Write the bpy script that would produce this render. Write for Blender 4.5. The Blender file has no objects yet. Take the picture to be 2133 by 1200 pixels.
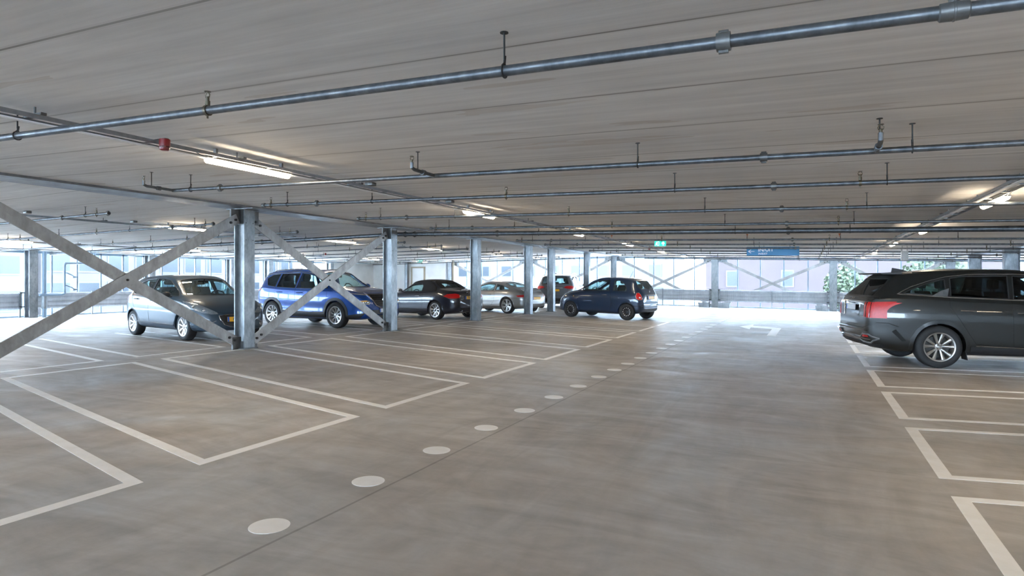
import bpy, bmesh, math, random
from mathutils import Vector, Matrix
from mathutils.bvhtree import BVHTree

SC = bpy.context.scene
COL = SC.collection
PI = math.pi
random.seed(7)

# ------------------------------------------------------------------ camera, sky, exposure
FPX = 1300.0
YAW = math.atan(614.0 / FPX)
cam_d = bpy.data.cameras.new('camera')
cam_d.sensor_width = 36.0
cam_d.lens = FPX * 36.0 / 2133.0
cam_d.shift_y = -15.0 / 2133.0
cam_d.clip_start = 0.05
cam_d.clip_end = 500
cam = bpy.data.objects.new('camera', cam_d)
cam.location = (0, 0, 1.5)
cam.rotation_euler = (PI / 2, 0, YAW)
COL.objects.link(cam)
SC.camera = cam

WORLD_STRENGTH = 13.5
w = bpy.data.worlds.new('overcast_sky')
SC.world = w
w.use_nodes = True
nt = w.node_tree
nt.nodes.clear()
wo = nt.nodes.new('ShaderNodeOutputWorld')
wb = nt.nodes.new('ShaderNodeBackground')
wb.inputs['Color'].default_value = (0.57, 0.77, 1.0, 1)
wb.inputs['Strength'].default_value = WORLD_STRENGTH
nt.links.new(wb.outputs[0], wo.inputs[0])

sun_d = bpy.data.lights.new('sun', 'SUN')
sun_d.energy = 1.5
sun_d.angle = math.radians(6)
sun_d.color = (1.0, 0.95, 0.88)
sun = bpy.data.objects.new('sun', sun_d)
sun.rotation_euler = (math.radians(38), 0, math.radians(-35))
COL.objects.link(sun)

SC.view_settings.view_transform = 'Standard'
SC.view_settings.look = 'None'
SC.view_settings.exposure = 1.6
SC.view_settings.gamma = 1.0
SC.view_settings.use_curve_mapping = False
TUBE_EMIT = 27.0
try:
    SC.cycles.use_denoising = True
    SC.cycles.max_bounces = 10
    SC.cycles.diffuse_bounces = 6
    SC.cycles.glossy_bounces = 4
    SC.cycles.transparent_max_bounces = 24
    SC.cycles.caustics_reflective = False
    SC.cycles.caustics_refractive = False
    SC.cycles.sample_clamp_indirect = 6.0
except Exception:
    pass

# ------------------------------------------------------------------ the slopes of the deck
XC = -10.2            # column line between the two halls
XL = -27.4            # left facade
XR = 6.1              # right column line
YF = 35.3             # far facade
def zf(x, y=0):       # top of the floor (falls gently to the right for drainage)
    if x > XC: return -0.0144 * x
    return 0.147 + 0.004 * (x - XC)
def zc(x, y=0):       # underside of the slab
    if x > XC: return 2.72 - 0.0241 * x
    return 2.966 + 0.0145 * (x - XC)
BEAM = 0.035
def zp(x): return zc(x) - 0.195      # axis of the sprinkler branches

# ------------------------------------------------------------------ materials
def mat(name, color=(.5, .5, .5), metallic=0, rough=.5, coat=0, coat_rough=.03, emit=None, es=0, spec=None, build=None):
    m = bpy.data.materials.new(name)
    m.use_nodes = True
    n = m.node_tree.nodes
    b = n['Principled BSDF']
    b.inputs['Base Color'].default_value = (*color, 1)
    b.inputs['Metallic'].default_value = metallic
    b.inputs['Roughness'].default_value = rough
    b.inputs['Coat Weight'].default_value = coat
    b.inputs['Coat Roughness'].default_value = coat_rough
    if spec is not None: b.inputs['Specular IOR Level'].default_value = spec
    if emit:
        b.inputs['Emission Color'].default_value = (*emit, 1)
        b.inputs['Emission Strength'].default_value = es
    if build: build(m.node_tree, b)
    return m

def N(t, kind, **kw):
    n = t.nodes.new(kind)
    for k, v in kw.items():
        if k in n.inputs: n.inputs[k].default_value = v
        else: setattr(n, k, v)
    return n
def coords(t, scale=(1, 1, 1), rot=(0, 0, 0), out='Object'):
    c = t.nodes.new('ShaderNodeTexCoord')
    m = t.nodes.new('ShaderNodeMapping')
    m.inputs['Scale'].default_value = scale
    m.inputs['Rotation'].default_value = rot
    t.links.new(c.outputs[out], m.inputs[0])
    return m.outputs[0]
def noise(t, vec, scale, detail=4, rough=.55):
    n = N(t, 'ShaderNodeTexNoise')
    n.inputs['Scale'].default_value = scale
    n.inputs['Detail'].default_value = detail
    n.inputs['Roughness'].default_value = rough
    t.links.new(vec, n.inputs['Vector'])
    return n.outputs[0]
def ramp(t, fac, stops):
    r = t.nodes.new('ShaderNodeValToRGB')
    e = r.color_ramp.elements
    while len(e) < len(stops): e.new(.5)
    for i, (p, c) in enumerate(stops):
        e[i].position = p
        e[i].color = (*c, 1) if len(c) == 3 else c
    t.links.new(fac, r.inputs[0])
    return r.outputs[0]
def mix(t, fac, a, b, mode='MIX'):
    m = t.nodes.new('ShaderNodeMix')
    m.data_type = 'RGBA'
    m.blend_type = mode
    for s, v in ((m.inputs[0], fac), (m.inputs[6], a), (m.inputs[7], b)):
        if hasattr(v, 'links') or hasattr(v, 'is_linked'): t.links.new(v, s)
        elif isinstance(v, (int, float)): s.default_value = v
        else: s.default_value = (*v, 1)
    return m.outputs[2]
def mth(t, op, a, b=None, c=None):
    m = t.nodes.new('ShaderNodeMath')
    m.operation = op
    for s, v in zip(m.inputs, (a, b, c)):
        if v is None: continue
        if isinstance(v, (int, float)): s.default_value = v
        else: t.links.new(v, s)
    return m.outputs[0]
def sepxyz(t, vec):
    s = t.nodes.new('ShaderNodeSeparateXYZ')
    t.links.new(vec, s.inputs[0])
    return s.outputs
def bump(t, b, h, strength=.2, dist=.01):
    n = t.nodes.new('ShaderNodeBump')
    n.inputs['Strength'].default_value = strength
    n.inputs['Distance'].default_value = dist
    t.links.new(h, n.inputs['Height'])
    t.links.new(n.outputs[0], b.inputs['Normal'])

def dnoise(t, vec, scale, detail=5, rough=.55, dist=1.0):
    n = N(t, 'ShaderNodeTexNoise')
    n.inputs['Scale'].default_value = scale
    n.inputs['Detail'].default_value = detail
    n.inputs['Roughness'].default_value = rough
    n.inputs['Distortion'].default_value = dist
    t.links.new(vec, n.inputs['Vector'])
    return n.outputs[0]
def floor_nodes(t, b):
    v = coords(t)
    big = dnoise(t, coords(t, (1.0, .8, 1)), .45, 5, .6, .8)
    st1 = dnoise(t, coords(t, (.55, 1.5, 1), (0, 0, .30)), 1.25, 7, .6, 1.5)     # trowel marks
    st2 = dnoise(t, coords(t, (1.7, .45, 1), (0, 0, .55)), 1.3, 6, .6, 1.2)
    fin = dnoise(t, coords(t, (1, 2.2, 1)), 6.0, 4, .6, .5)
    c1 = ramp(t, big, [(.32, (.43, .385, .345)), (.50, (.455, .43, .405)), (.68, (.455, .462, .47))])
    c2 = ramp(t, st1, [(.25, (.80, .795, .79)), (.50, (1, 1, 1)), (.75, (1.18, 1.20, 1.23))])
    c3 = ramp(t, st2, [(.25, (.84, .84, .83)), (.75, (1.15, 1.15, 1.16))])
    c4 = ramp(t, fin, [(.3, (.95, .95, .95)), (.7, (1.05, 1.05, 1.05))])
    c = mix(t, 1, mix(t, 1, mix(t, 1, c1, c2, 'MULTIPLY'), c3, 'MULTIPLY'), c4, 'MULTIPLY')
    x, y, z = sepxyz(t, v)
    # joints: one along the dotted line, others across the aisle
    wob = mth(t, 'MULTIPLY', mth(t, 'SUBTRACT', noise(t, v, .7, 2), .5), .03)
    line = mth(t, 'LESS_THAN', mth(t, 'ABSOLUTE', mth(t, 'ADD', mth(t, 'ADD', x, 2.70), wob)), .010)
    d2 = mth(t, 'ABSOLUTE', mth(t, 'SUBTRACT', mth(t, 'MODULO', mth(t, 'ADD', mth(t, 'ADD', y, wob), 50.6), 4.9), 2.4))
    line2 = mth(t, 'LESS_THAN', d2, .008)
    line3 = mth(t, 'LESS_THAN', mth(t, 'ABSOLUTE', mth(t, 'SUBTRACT', x, -10.47)), .01)
    ln = mth(t, 'MULTIPLY', mth(t, 'MAXIMUM', line, mth(t, 'MAXIMUM', mth(t, 'MULTIPLY', line2, .4), line3)), .42)
    c = mix(t, ln, c, (.09, .08, .07))
    t.links.new(c, b.inputs['Base Color'])
    r = ramp(t, st1, [(.30, (.60, .60, .60)), (.52, (.50, .50, .50)), (.70, (.37, .37, .37))])
    t.links.new(r, b.inputs['Roughness'])


def ceil_nodes(t, b):
    v = coords(t)
    st = noise(t, coords(t, (.16, 3.2, 1)), 2.2, 6, .6)
    st2 = noise(t, coords(t, (.5, 9, 1)), 2.0, 4, .6)
    big = noise(t, coords(t, (.4, .7, 1)), .9, 4, .6)
    c1 = ramp(t, st, [(.3, (.68, .66, .645)), (.7, (.82, .805, .79))])
    c2 = ramp(t, big, [(.3, (.86, .85, .84)), (.7, (1.06, 1.06, 1.06))])
    c3 = ramp(t, st2, [(.3, (.92, .92, .92)), (.6, (1.03, 1.03, 1.03))])
    c = mix(t, 1, mix(t, 1, c1, c2, 'MULTIPLY'), c3, 'MULTIPLY')
    x, y, z = sepxyz(t, v)
    d = mth(t, 'ABSOLUTE', mth(t, 'SUBTRACT', mth(t, 'MODULO', mth(t, 'ADD', y, 104.0 - 1.98 + .52), 1.04), .52))
    line = mth(t, 'LESS_THAN', d, .009)
    wide = mth(t, 'LESS_THAN', d, .028)
    seam = noise(t, coords(t, (.5, 1, 1)), 1.0, 2)
    c = mix(t, mth(t, 'MULTIPLY', wide, .12), c, (.2, .17, .14))
    c = mix(t, mth(t, 'MULTIPLY', line, mth(t, 'ADD', mth(t, 'MULTIPLY', seam, .9), .05)), c, (.10, .085, .07))
    # faint rust-brown stains along the joints
    stn = mth(t, 'MULTIPLY', mth(t, 'GREATER_THAN', noise(t, coords(t, (.35, 2, 1)), 1.3, 3), .64), .25)
    c = mix(t, stn, c, (.36, .26, .18))
    t.links.new(c, b.inputs['Base Color'])
    bump(t, b, st2, .03, .01)

def galv_nodes(lo, hi, sc=7):
    def f(t, b):
        v = coords(t, (1, 1, .5))
        vo = N(t, 'ShaderNodeTexVoronoi')
        vo.inputs['Scale'].default_value = sc * 5
        t.links.new(v, vo.inputs['Vector'])
        n = noise(t, v, sc, 5, .6)
        c = ramp(t, n, [(.3, lo), (.7, hi)])
        g = ramp(t, vo.outputs['Color'], [(0, (.88, .88, .88)), (1, (1.08, 1.08, 1.08))])
        t.links.new(mix(t, 1, c, g, 'MULTIPLY'), b.inputs['Base Color'])
        r = ramp(t, n, [(.3, (.50, .50, .50)), (.7, (.36, .36, .36))])
        t.links.new(r, b.inputs['Roughness'])
    return f

def paint_nodes(t, b):
    n = noise(t, coords(t), 900, 1)
    base = b.inputs['Base Color'].default_value[:3]
    c = ramp(t, n, [(.35, tuple(x * .86 for x in base)), (.65, tuple(x * 1.16 for x in base))])
    t.links.new(c, b.inputs['Base Color'])

def soft_nodes(scale=60, amt=.12):
    def f(t, b):
        base = b.inputs['Base Color'].default_value[:3]
        n = noise(t, coords(t), scale, 3)
        c = ramp(t, n, [(.3, tuple(x * (1 - amt) for x in base)), (.7, tuple(min(1, x * (1 + amt)) for x in base))])
        t.links.new(c, b.inputs['Base Color'])
    return f

M = {}
M['floor'] = mat('coated_concrete_floor', build=floor_nodes, spec=.22)
M['ceil'] = mat('precast_concrete_ceiling', rough=.85, build=ceil_nodes)
M['white_paint'] = mat('white_road_paint', (.98, .97, .95), rough=.5, build=soft_nodes(6, .07))
M['galv'] = mat('galvanised_steel', metallic=.75, build=galv_nodes((.17, .185, .20), (.30, .315, .325)))
M['galv_dark'] = mat('weathered_galvanised_steel', metallic=.55, build=galv_nodes((.075, .075, .075), (.15, .15, .145)))
M['beam'] = mat('grey_steel_beam', metallic=.35, build=galv_nodes((.10, .105, .12), (.18, .19, .21), 3))
M['brace'] = mat('dull_galvanised_brace', metallic=.3, build=galv_nodes((.22, .212, .205), (.38, .37, .36), 5))
M['pipe'] = mat('galvanised_pipe', metallic=.7, build=galv_nodes((.07, .075, .082), (.14, .148, .155), 12))
M['black_metal'] = mat('blackened_metal', (.03, .03, .03), .6, .45, build=soft_nodes())
M['brass'] = mat('brass', (.10, .085, .06), .8, .4, build=soft_nodes())
M['tray'] = mat('galvanised_tray', (.24, .25, .27), .7, .4, build=soft_nodes(20))
M['red'] = mat('red_plastic', (.22, .006, .008), rough=.3, build=soft_nodes(10, .05))
M['lamp'] = mat('lit_diffuser', (.9, .85, .75), rough=.4, emit=(1.0, .83, .60), es=TUBE_EMIT, build=None)
M['housing'] = mat('lamp_housing', (.45, .43, .40), rough=.5, build=soft_nodes(20, .05))
M['blue_sign'] = mat('blue_sign', (.006, .16, .34), rough=.4, build=soft_nodes(4, .04))
M['white'] = mat('white_print', (.85, .85, .85), rough=.5, build=soft_nodes(4, .02))
M['green_sign'] = mat('green_lit_sign', (.0, .42, .30), rough=.4, emit=(.0, .50, .34), es=.35, build=None)
M['sign_white'] = mat('lit_white_symbol', (.9, .9, .9), rough=.4, emit=(.9, 1, .97), es=.6)
M['barrier'] = mat('grey_sheet_barrier', metallic=.2, rough=.5, build=galv_nodes((.36, .37, .39), (.50, .51, .53), 2))
M['facade'] = mat('blue_grey_facade_frame', (.18, .24, .30), .3, .45, build=soft_nodes(8, .08))
M['plaster'] = mat('pale_concrete_wall', (.66, .66, .65), rough=.8, build=soft_nodes(1.2, .09))
M['door_wood'] = mat('beige_door_frame', (.30, .25, .18), rough=.6, build=soft_nodes(5, .06))
M['orange'] = mat('orange_cap', (.65, .16, .03), rough=.5, build=soft_nodes())

def mesh_nodes(t, b):
    x, y, z = sepxyz(t, coords(t))
    s = mth(t, 'ADD', x, y)
    a = mth(t, 'LESS_THAN', mth(t, 'MODULO', mth(t, 'ADD', s, 100), .05), .007)
    c = mth(t, 'LESS_THAN', mth(t, 'MODULO', mth(t, 'ADD', z, 100), .20), .008)
    t.links.new(mth(t, 'MAXIMUM', a, c), b.inputs['Alpha'])
M['wire'] = mat('welded_wire_mesh', (.20, .22, .25), .5, .5, build=mesh_nodes)
def expanded_nodes(t, b):
    x, y, z = sepxyz(t, coords(t))
    s = mth(t, 'ADD', x, y)
    u = mth(t, 'MODULO', mth(t, 'ADD', mth(t, 'ADD', s, z), 100), .045)
    v = mth(t, 'MODULO', mth(t, 'ADD', mth(t, 'SUBTRACT', s, z), 100), .045)
    t.links.new(mth(t, 'MAXIMUM', mth(t, 'LESS_THAN', u, .007), mth(t, 'LESS_THAN', v, .007)), b.inputs['Alpha'])
M['expanded'] = mat('expanded_metal_screen', (.05, .052, .056), .1, .5, build=expanded_nodes)

def glass_mat(name, tint=(.62, .68, .68), gloss=.05):
    m = bpy.data.materials.new(name)
    m.use_nodes = True
    t = m.node_tree
    t.nodes.clear()
    o = t.nodes.new('ShaderNodeOutputMaterial')
    tr = t.nodes.new('ShaderNodeBsdfTransparent')
    tr.inputs[0].default_value = (*tint, 1)
    g = t.nodes.new('ShaderNodeBsdfGlossy')
    g.inputs['Roughness'].default_value = .02
    g.inputs[0].default_value = (.9, .95, 1, 1)
    f = t.nodes.new('ShaderNodeFresnel')
    f.inputs['IOR'].default_value = 1.5
    ge = t.nodes.new('ShaderNodeNewGeometry')
    t.links.new(mth(t, 'SUBTRACT', 1.5, mth(t, 'MULTIPLY', ge.outputs['Backfacing'], 1.5 - 1 / 1.5)), f.inputs['IOR'])
    mm = mth(t, 'ADD', mth(t, 'MULTIPLY', f.outputs[0], .6), gloss * .5)
    x = t.nodes.new('ShaderNodeMixShader')
    t.links.new(mm, x.inputs[0])
    t.links.new(tr.outputs[0], x.inputs[1])
    t.links.new(g.outputs[0], x.inputs[2])
    t.links.new(x.outputs[0], o.inputs[0])
    return m
M['glass'] = glass_mat('car_glass', (.80, .90, .90))
M['glass_dark'] = glass_mat('privacy_glass', (.30, .34, .35))
M['lens_clear'] = glass_mat('clear_lens', (.85, .88, .9), .08)

def paint(name, c, metallic=.55, rough=.35, coat=.8):
    return mat(name, c, metallic, rough, coat=coat, coat_rough=.03, build=paint_nodes)
M['p_slate'] = paint('slate_blue_paint', (.022, .044, .066), .1, coat=.45)
M['p_blue'] = paint('bright_blue_paint', (.008, .060, .26), .4)
M['p_black'] = paint('black_blue_paint', (.008, .010, .020), .3)
M['p_silver'] = paint('silver_paint', (.29, .28, .27), .5, coat=.5)
M['p_grey'] = paint('mid_grey_paint', (.13, .14, .155), .6)
M['p_navy'] = paint('dark_navy_paint', (.008, .024, .058), .25)
M['p_graph'] = paint('graphite_paint', (.009, .011, .011), .15)
M['tyre'] = mat('tyre_rubber', (.016, .016, .017), rough=.75, build=soft_nodes(40, .2))
M['plastic'] = mat('black_plastic', (.018, .018, .019), rough=.5, build=soft_nodes(50, .15))
M['gap'] = mat('panel_gap', (.003, .003, .003), rough=.8, build=soft_nodes())
M['chrome'] = mat('chrome', (.72, .72, .73), 1, .12, build=soft_nodes(30, .03))
M['alloy'] = mat('silver_alloy', (.62, .62, .63), .85, .28, build=soft_nodes(30, .05))
M['alloy_dark'] = mat('dark_alloy', (.05, .05, .055), .6, .35, build=soft_nodes(30, .05))
M['rim_mid'] = mat('polished_taupe_alloy', (.40, .38, .35), .8, .3, build=soft_nodes(30, .05))
M['disc'] = mat('brake_disc', (.05, .048, .045), .5, .4, build=soft_nodes(30, .1))
M['tail'] = mat('red_tail_lens', (.50, .006, .006), rough=.28, coat=0, build=soft_nodes(30, .1))
M['tail_dark'] = mat('dark_red_lens', (.10, .004, .006), rough=.12, coat=1, build=soft_nodes(30, .1))
M['tail_white'] = mat('white_lens', (.70, .68, .66), rough=.12, coat=1, build=soft_nodes(30, .1))
M['reflector'] = mat('headlight_reflector', (.75, .76, .76), .7, .22, build=soft_nodes(30, .2))
M['amber'] = mat('amber_lens', (.70, .35, .08), rough=.2, coat=1, build=soft_nodes(30, .1))
M['seat'] = mat('dark_upholstery', (.022, .022, .024), rough=.85, build=soft_nodes(60, .2))
M['interior'] = mat('dark_interior', (.012, .012, .013), rough=.9, build=soft_nodes(60, .2))
M['softtop'] = mat('black_fabric_roof', (.020, .018, .017), rough=.9, build=soft_nodes(90, .25))
M['plate_y'] = mat('yellow_plate', (.85, .42, .015), rough=.4, build=soft_nodes(20, .03))
M['plate_w'] = mat('white_plate', (.62, .65, .68), rough=.4, build=soft_nodes(20, .05))
M['plate_b'] = mat('blue_plate_band', (.01, .10, .45), rough=.4, build=soft_nodes(20, .03))
M['ink'] = mat('black_print', (.01, .01, .01), rough=.6, build=soft_nodes(20, .03))

# ------------------------------------------------------------------ mesh helpers
class MB:
    def __init__(s, uz=None):
        s.bm = bmesh.new()
        s.mats = []
        s.cur = 0
    def m(s, material):
        if material not in s.mats: s.mats.append(material)
        s.cur = s.mats.index(material)
        return s
    def face(s, vs):
        try:
            f = s.bm.faces.new(vs)
            f.material_index = s.cur
            return f
        except ValueError:
            return None
    def box(s, a, b, M4=None, shear=None):
        vs = []
        for x in (a[0], b[0]):
            for y in (a[1], b[1]):
                for z in (a[2], b[2]):
                    p = Vector((x, y, z))
                    if M4: p = M4 @ p
                    vs.append(s.bm.verts.new(p))
        for q in ((0, 1, 3, 2), (4, 6, 7, 5), (0, 4, 5, 1), (2, 3, 7, 6), (0, 2, 6, 4), (1, 5, 7, 3)):
            s.face([vs[i] for i in q])
        return s
    def prism(s, pts, d, both=False):           # closed polygon of 3d points, extruded by vector d
        d = Vector(d)
        a = [s.bm.verts.new(Vector(p)) for p in pts]
        b = [s.bm.verts.new(Vector(p) + d) for p in pts]
        s.face(a[::-1]); s.face(b)
        n = len(a)
        for i in range(n): s.face([a[i], a[(i + 1) % n], b[(i + 1) % n], b[i]])
        return s
    def bar(s, p, q, w, h, up=(0, 0, 1)):       # box bar from p to q, w across, h along up
        p, q = Vector(p), Vector(q)
        d = (q - p).normalized()
        u = Vector(up)
        r = d.cross(u).normalized()
        u = r.cross(d).normalized()
        c = [p + r * w / 2 * i + u * h / 2 * j for i, j in ((-1, -1), (1, -1), (1, 1), (-1, 1))]
        return s.prism(c, q - p)
    def tube(s, pts, r, n=10, closed=False, cap=True):
        pts = [Vector(p) for p in pts]
        rs = r if isinstance(r, (list, tuple)) else [r] * len(pts)
        rings = []
        L = len(pts)
        prev = None
        for i, p in enumerate(pts):
            if closed: d = pts[(i + 1) % L] - pts[i - 1]
            elif i == 0: d = pts[1] - p
            elif i == L - 1: d = p - pts[i - 1]
            else: d = (pts[i + 1] - p).normalized() + (p - pts[i - 1]).normalized()
            if d.length < 1e-9: d = Vector((0, 0, 1))
            d.normalize()
            if prev is None:
                u = d.cross(Vector((0, 0, 1)))
                if u.length < .1: u = d.cross(Vector((0, 1, 0)))
            else:
                u = prev - d * prev.dot(d)
                if u.length < 1e-6: u = d.orthogonal()
            u.normalize(); prev = u.copy()
            v = d.cross(u)
            rings.append([s.bm.verts.new(p + (u * math.cos(2 * PI * k / n) + v * math.sin(2 * PI * k / n)) * rs[i]) for k in range(n)])
        rng = range(L if closed else L - 1)
        for i in rng:
            A, B = rings[i], rings[(i + 1) % L]
            for k in range(n): s.face([A[k], A[(k + 1) % n], B[(k + 1) % n], B[k]])
        if cap and not closed:
            s.face(rings[0][::-1]); s.face(rings[-1])
        return s
    def cyl(s, p, q, r, n=12): return s.tube([p, q], r, n)
    def lathe(s, prof, o=(0, 0, 0), axis='y', n=32, cap=False):   # prof: (radius, along)
        o = Vector(o)
        rings = []
        for r, h in prof:
            ring = []
            for k in range(n):
                a = 2 * PI * k / n
                c, t = r * math.cos(a), r * math.sin(a)
                p = {'y': (c, h, t), 'z': (c, t, h), 'x': (h, c, t)}[axis]
                ring.append(s.bm.verts.new(o + Vector(p)))
            rings.append(ring)
        for A, B in zip(rings, rings[1:]):
            for k in range(n): s.face([A[k], A[(k + 1) % n], B[(k + 1) % n], B[k]])
        if cap:
            s.face(rings[0]); s.face(rings[-1][::-1])
        return s
    def ball(s, o, r, seg=12, scale=(1, 1, 1)):
        o = Vector(o)
        rings = []
        for i in range(1, seg // 2):
            a = PI * i / (seg // 2)
            rings.append([s.bm.verts.new(o + Vector((r * scale[0] * math.sin(a) * math.cos(2 * PI * k / seg), r * scale[1] * math.sin(a) * math.sin(2 * PI * k / seg), r * scale[2] * math.cos(a)))) for k in range(seg)])
        t = s.bm.verts.new(o + Vector((0, 0, r * scale[2]))); b = s.bm.verts.new(o - Vector((0, 0, r * scale[2])))
        for A, B in zip(rings, rings[1:]):
            for k in range(seg): s.face([A[k], B[k], B[(k + 1) % seg], A[(k + 1) % seg]])
        for k in range(seg):
            s.face([t, rings[0][k], rings[0][(k + 1) % seg]])
            s.face([b, rings[-1][(k + 1) % seg], rings[-1][k]])
        return s
    def rbox(s, a, b, r=.02, seg=2):            # box with rounded edges
        t = bmesh.new()
        bmesh.ops.create_cube(t, size=1)
        for v in t.verts:
            v.co = Vector([(a[i] + b[i]) / 2 + v.co[i] * (b[i] - a[i]) for i in range(3)])
        bmesh.ops.bevel(t, geom=t.edges[:], offset=r, segments=seg, profile=.5, affect='EDGES')
        vm = {v: s.bm.verts.new(v.co) for v in t.verts}
        for f in t.faces: s.face([vm[v] for v in f.verts])
        t.free()
        return s
    def build(s, name, material=None, parent=None, smooth=35, origin=None, recalc=True):
        bm = s.bm
        if recalc: bmesh.ops.recalc_face_normals(bm, faces=bm.faces[:])
        for f in bm.faces: f.smooth = True
        ang = math.radians(smooth)
        for e in bm.edges:
            if len(e.link_faces) == 2:
                e.smooth = e.calc_face_angle(0) < ang
            else: e.smooth = False
        off = None
        if origin is not None: off = Vector(origin)
        elif parent is not None and parent.get('_w'): off = Vector(parent['_w'])
        if off is not None: bmesh.ops.translate(bm, verts=bm.verts[:], vec=-off)
        me = bpy.data.meshes.new(name)
        bm.to_mesh(me); bm.free()
        for x in (s.mats if s.mats else [material]): me.materials.append(x)
        o = bpy.data.objects.new(name, me)
        COL.objects.link(o)
        if parent is not None:
            o.parent = parent
            if parent.get('_w'): o['_w'] = parent['_w']
        elif origin is not None: o.location = origin
        return o

def tag(o, label=None, cat=None, group=None, kind=None):
    if label: o['label'] = label
    if cat: o['category'] = cat
    if group: o['group'] = group
    if kind: o['kind'] = kind
    return o
def thing(name, loc, label, cat, group=None, rz=0, world=True):
    o = bpy.data.objects.new(name, None)
    o.empty_display_size = .1
    o.location = loc
    o.rotation_euler = (0, 0, rz)
    COL.objects.link(o)
    if world: o['_w'] = tuple(loc)       # parts are modelled in place and shifted to the thing's base
    return tag(o, label, cat, group)
def copy_tree(o, parent=None):
    c = o.copy(); COL.objects.link(c); c.parent = parent
    for ch in list(o.children): copy_tree(ch, c)
    return c
def flat(name, polys, material, z=.0015, origin=None, thick=.0015):    # road paint lying on the sloping floor
    mb = MB()
    for poly in polys:
        top = [mb.bm.verts.new((x, y, zf(x) + z)) for x, y in poly]
        bot = [mb.bm.verts.new((x, y, zf(x) + z - thick)) for x, y in poly]
        mb.face(top); mb.face(bot[::-1])
        n = len(poly)
        for i in range(n): mb.face([top[i], top[(i + 1) % n], bot[(i + 1) % n], bot[i]])
    return mb.build(name, material, origin=origin)
def text_mesh(name, body, size, material, parent, M4, extrude=.002, bold=0, sx=1.0):
    cu = bpy.data.curves.new(name + '_c', 'FONT')
    cu.body = body; cu.size = size; cu.extrude = extrude; cu.offset = bold
    cu.align_x = 'CENTER'; cu.align_y = 'CENTER'
    tmp = bpy.data.objects.new(name + '_t', cu)
    COL.objects.link(tmp)
    dg = bpy.context.evaluated_depsgraph_get()
    me = bpy.data.meshes.new_from_object(tmp.evaluated_get(dg))
    bpy.data.objects.remove(tmp); bpy.data.curves.remove(cu)
    me.transform(M4 @ Matrix.Diagonal((sx, 1, 1, 1)))
    if parent is not None and parent.get('_w'): me.transform(Matrix.Translation(-Vector(parent['_w'])))
    me.materials.clear(); me.materials.append(material)
    o = bpy.data.objects.new(name, me)
    COL.objects.link(o); o.parent = parent
    return o
ORD = ['first', 'second', 'third', 'fourth', 'fifth', 'sixth', 'seventh', 'eighth', 'ninth', 'tenth', 'eleventh', 'twelfth', 'thirteenth', 'fourteenth', 'fifteenth', 'sixteenth', 'seventeenth', 'eighteenth', 'nineteenth', 'twentieth']

# ================================================================== the setting
Y0, Y1 = -26.0, YF + .35
XE = 22.5
def slab(name, xs, f, y0, y1, thick, material):
    mb = MB()
    t = [[mb.bm.verts.new((x, y, f(x))) for y in (y0, y1)] for x in xs]
    b = [[mb.bm.verts.new((x, y, f(x) + thick)) for y in (y0, y1)] for x in xs]
    for i in range(len(xs) - 1):
        mb.face([t[i][0], t[i + 1][0], t[i + 1][1], t[i][1]])
        mb.face([b[i][0], b[i][1], b[i + 1][1], b[i + 1][0]])
        for j in (0, 1): mb.face([t[i][j], b[i][j], b[i + 1][j], t[i + 1][j]])
    for i in (0, -1): mb.face([t[i][0], t[i][1], b[i][1], b[i][0]])
    return tag(mb.build(name, material), kind='structure')
slab('floor', (XL - .4, XC, XE), zf, Y0, Y1, -.3, M['floor'])
slab('ceiling', (XL - .4, XC, XE), zc, Y0, Y1, .3, M['ceil'])

BAYY = [-25.0, -20.15, -15.3, -10.5, -5.65, -.8, 4.2, 9.03, 13.87, 18.7, 23.15, 25.65, 30.6, YF]
# concrete core in the far left corner
mb = MB()
mb.box((XL, 30.75, zf(-25)), (XL + .25, YF, zc(XL)))
tag(mb.build('wall_left', M['plaster']), kind='structure')
mb = MB()
mb.box((XL + .25, YF - .3, zf(-25)), (-21.35, YF - .02, zc(-25) + .02))
tag(mb.build('wall_back', M['plaster']), kind='structure')
for n, (x0, x1, hgt) in enumerate(((-24.0, -22.9, 2.25), )):
    d = MB(); zb = zf(x0)
    d.box((x0, YF - .36, zb), (x0 + .1, YF - .3, zb + hgt)); d.box((x1 - .1, YF - .36, zb), (x1, YF - .3, zb + hgt))
    d.box((x0, YF - .36, zb + hgt), (x1, YF - .3, zb + hgt + .1))
    o = d.build('door_%d' % (n + 1), M['door_wood'])
    tag(o, kind='structure')
    e = MB(); e.box((x0 + .1, YF - .33, zb), (x1 - .1, YF - .3, zb + hgt))
    p = e.build('door_leaf', M['plaster'], o)
    e = MB(); e.tube([(x1 - .2, YF - .33, zb + 1.05), (x1 - .2, YF - .39, zb + 1.05), (x1 - .32, YF - .39, zb + 1.05)], .012, 8)
    e.build('door_handle', M['galv_dark'], o)

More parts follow.
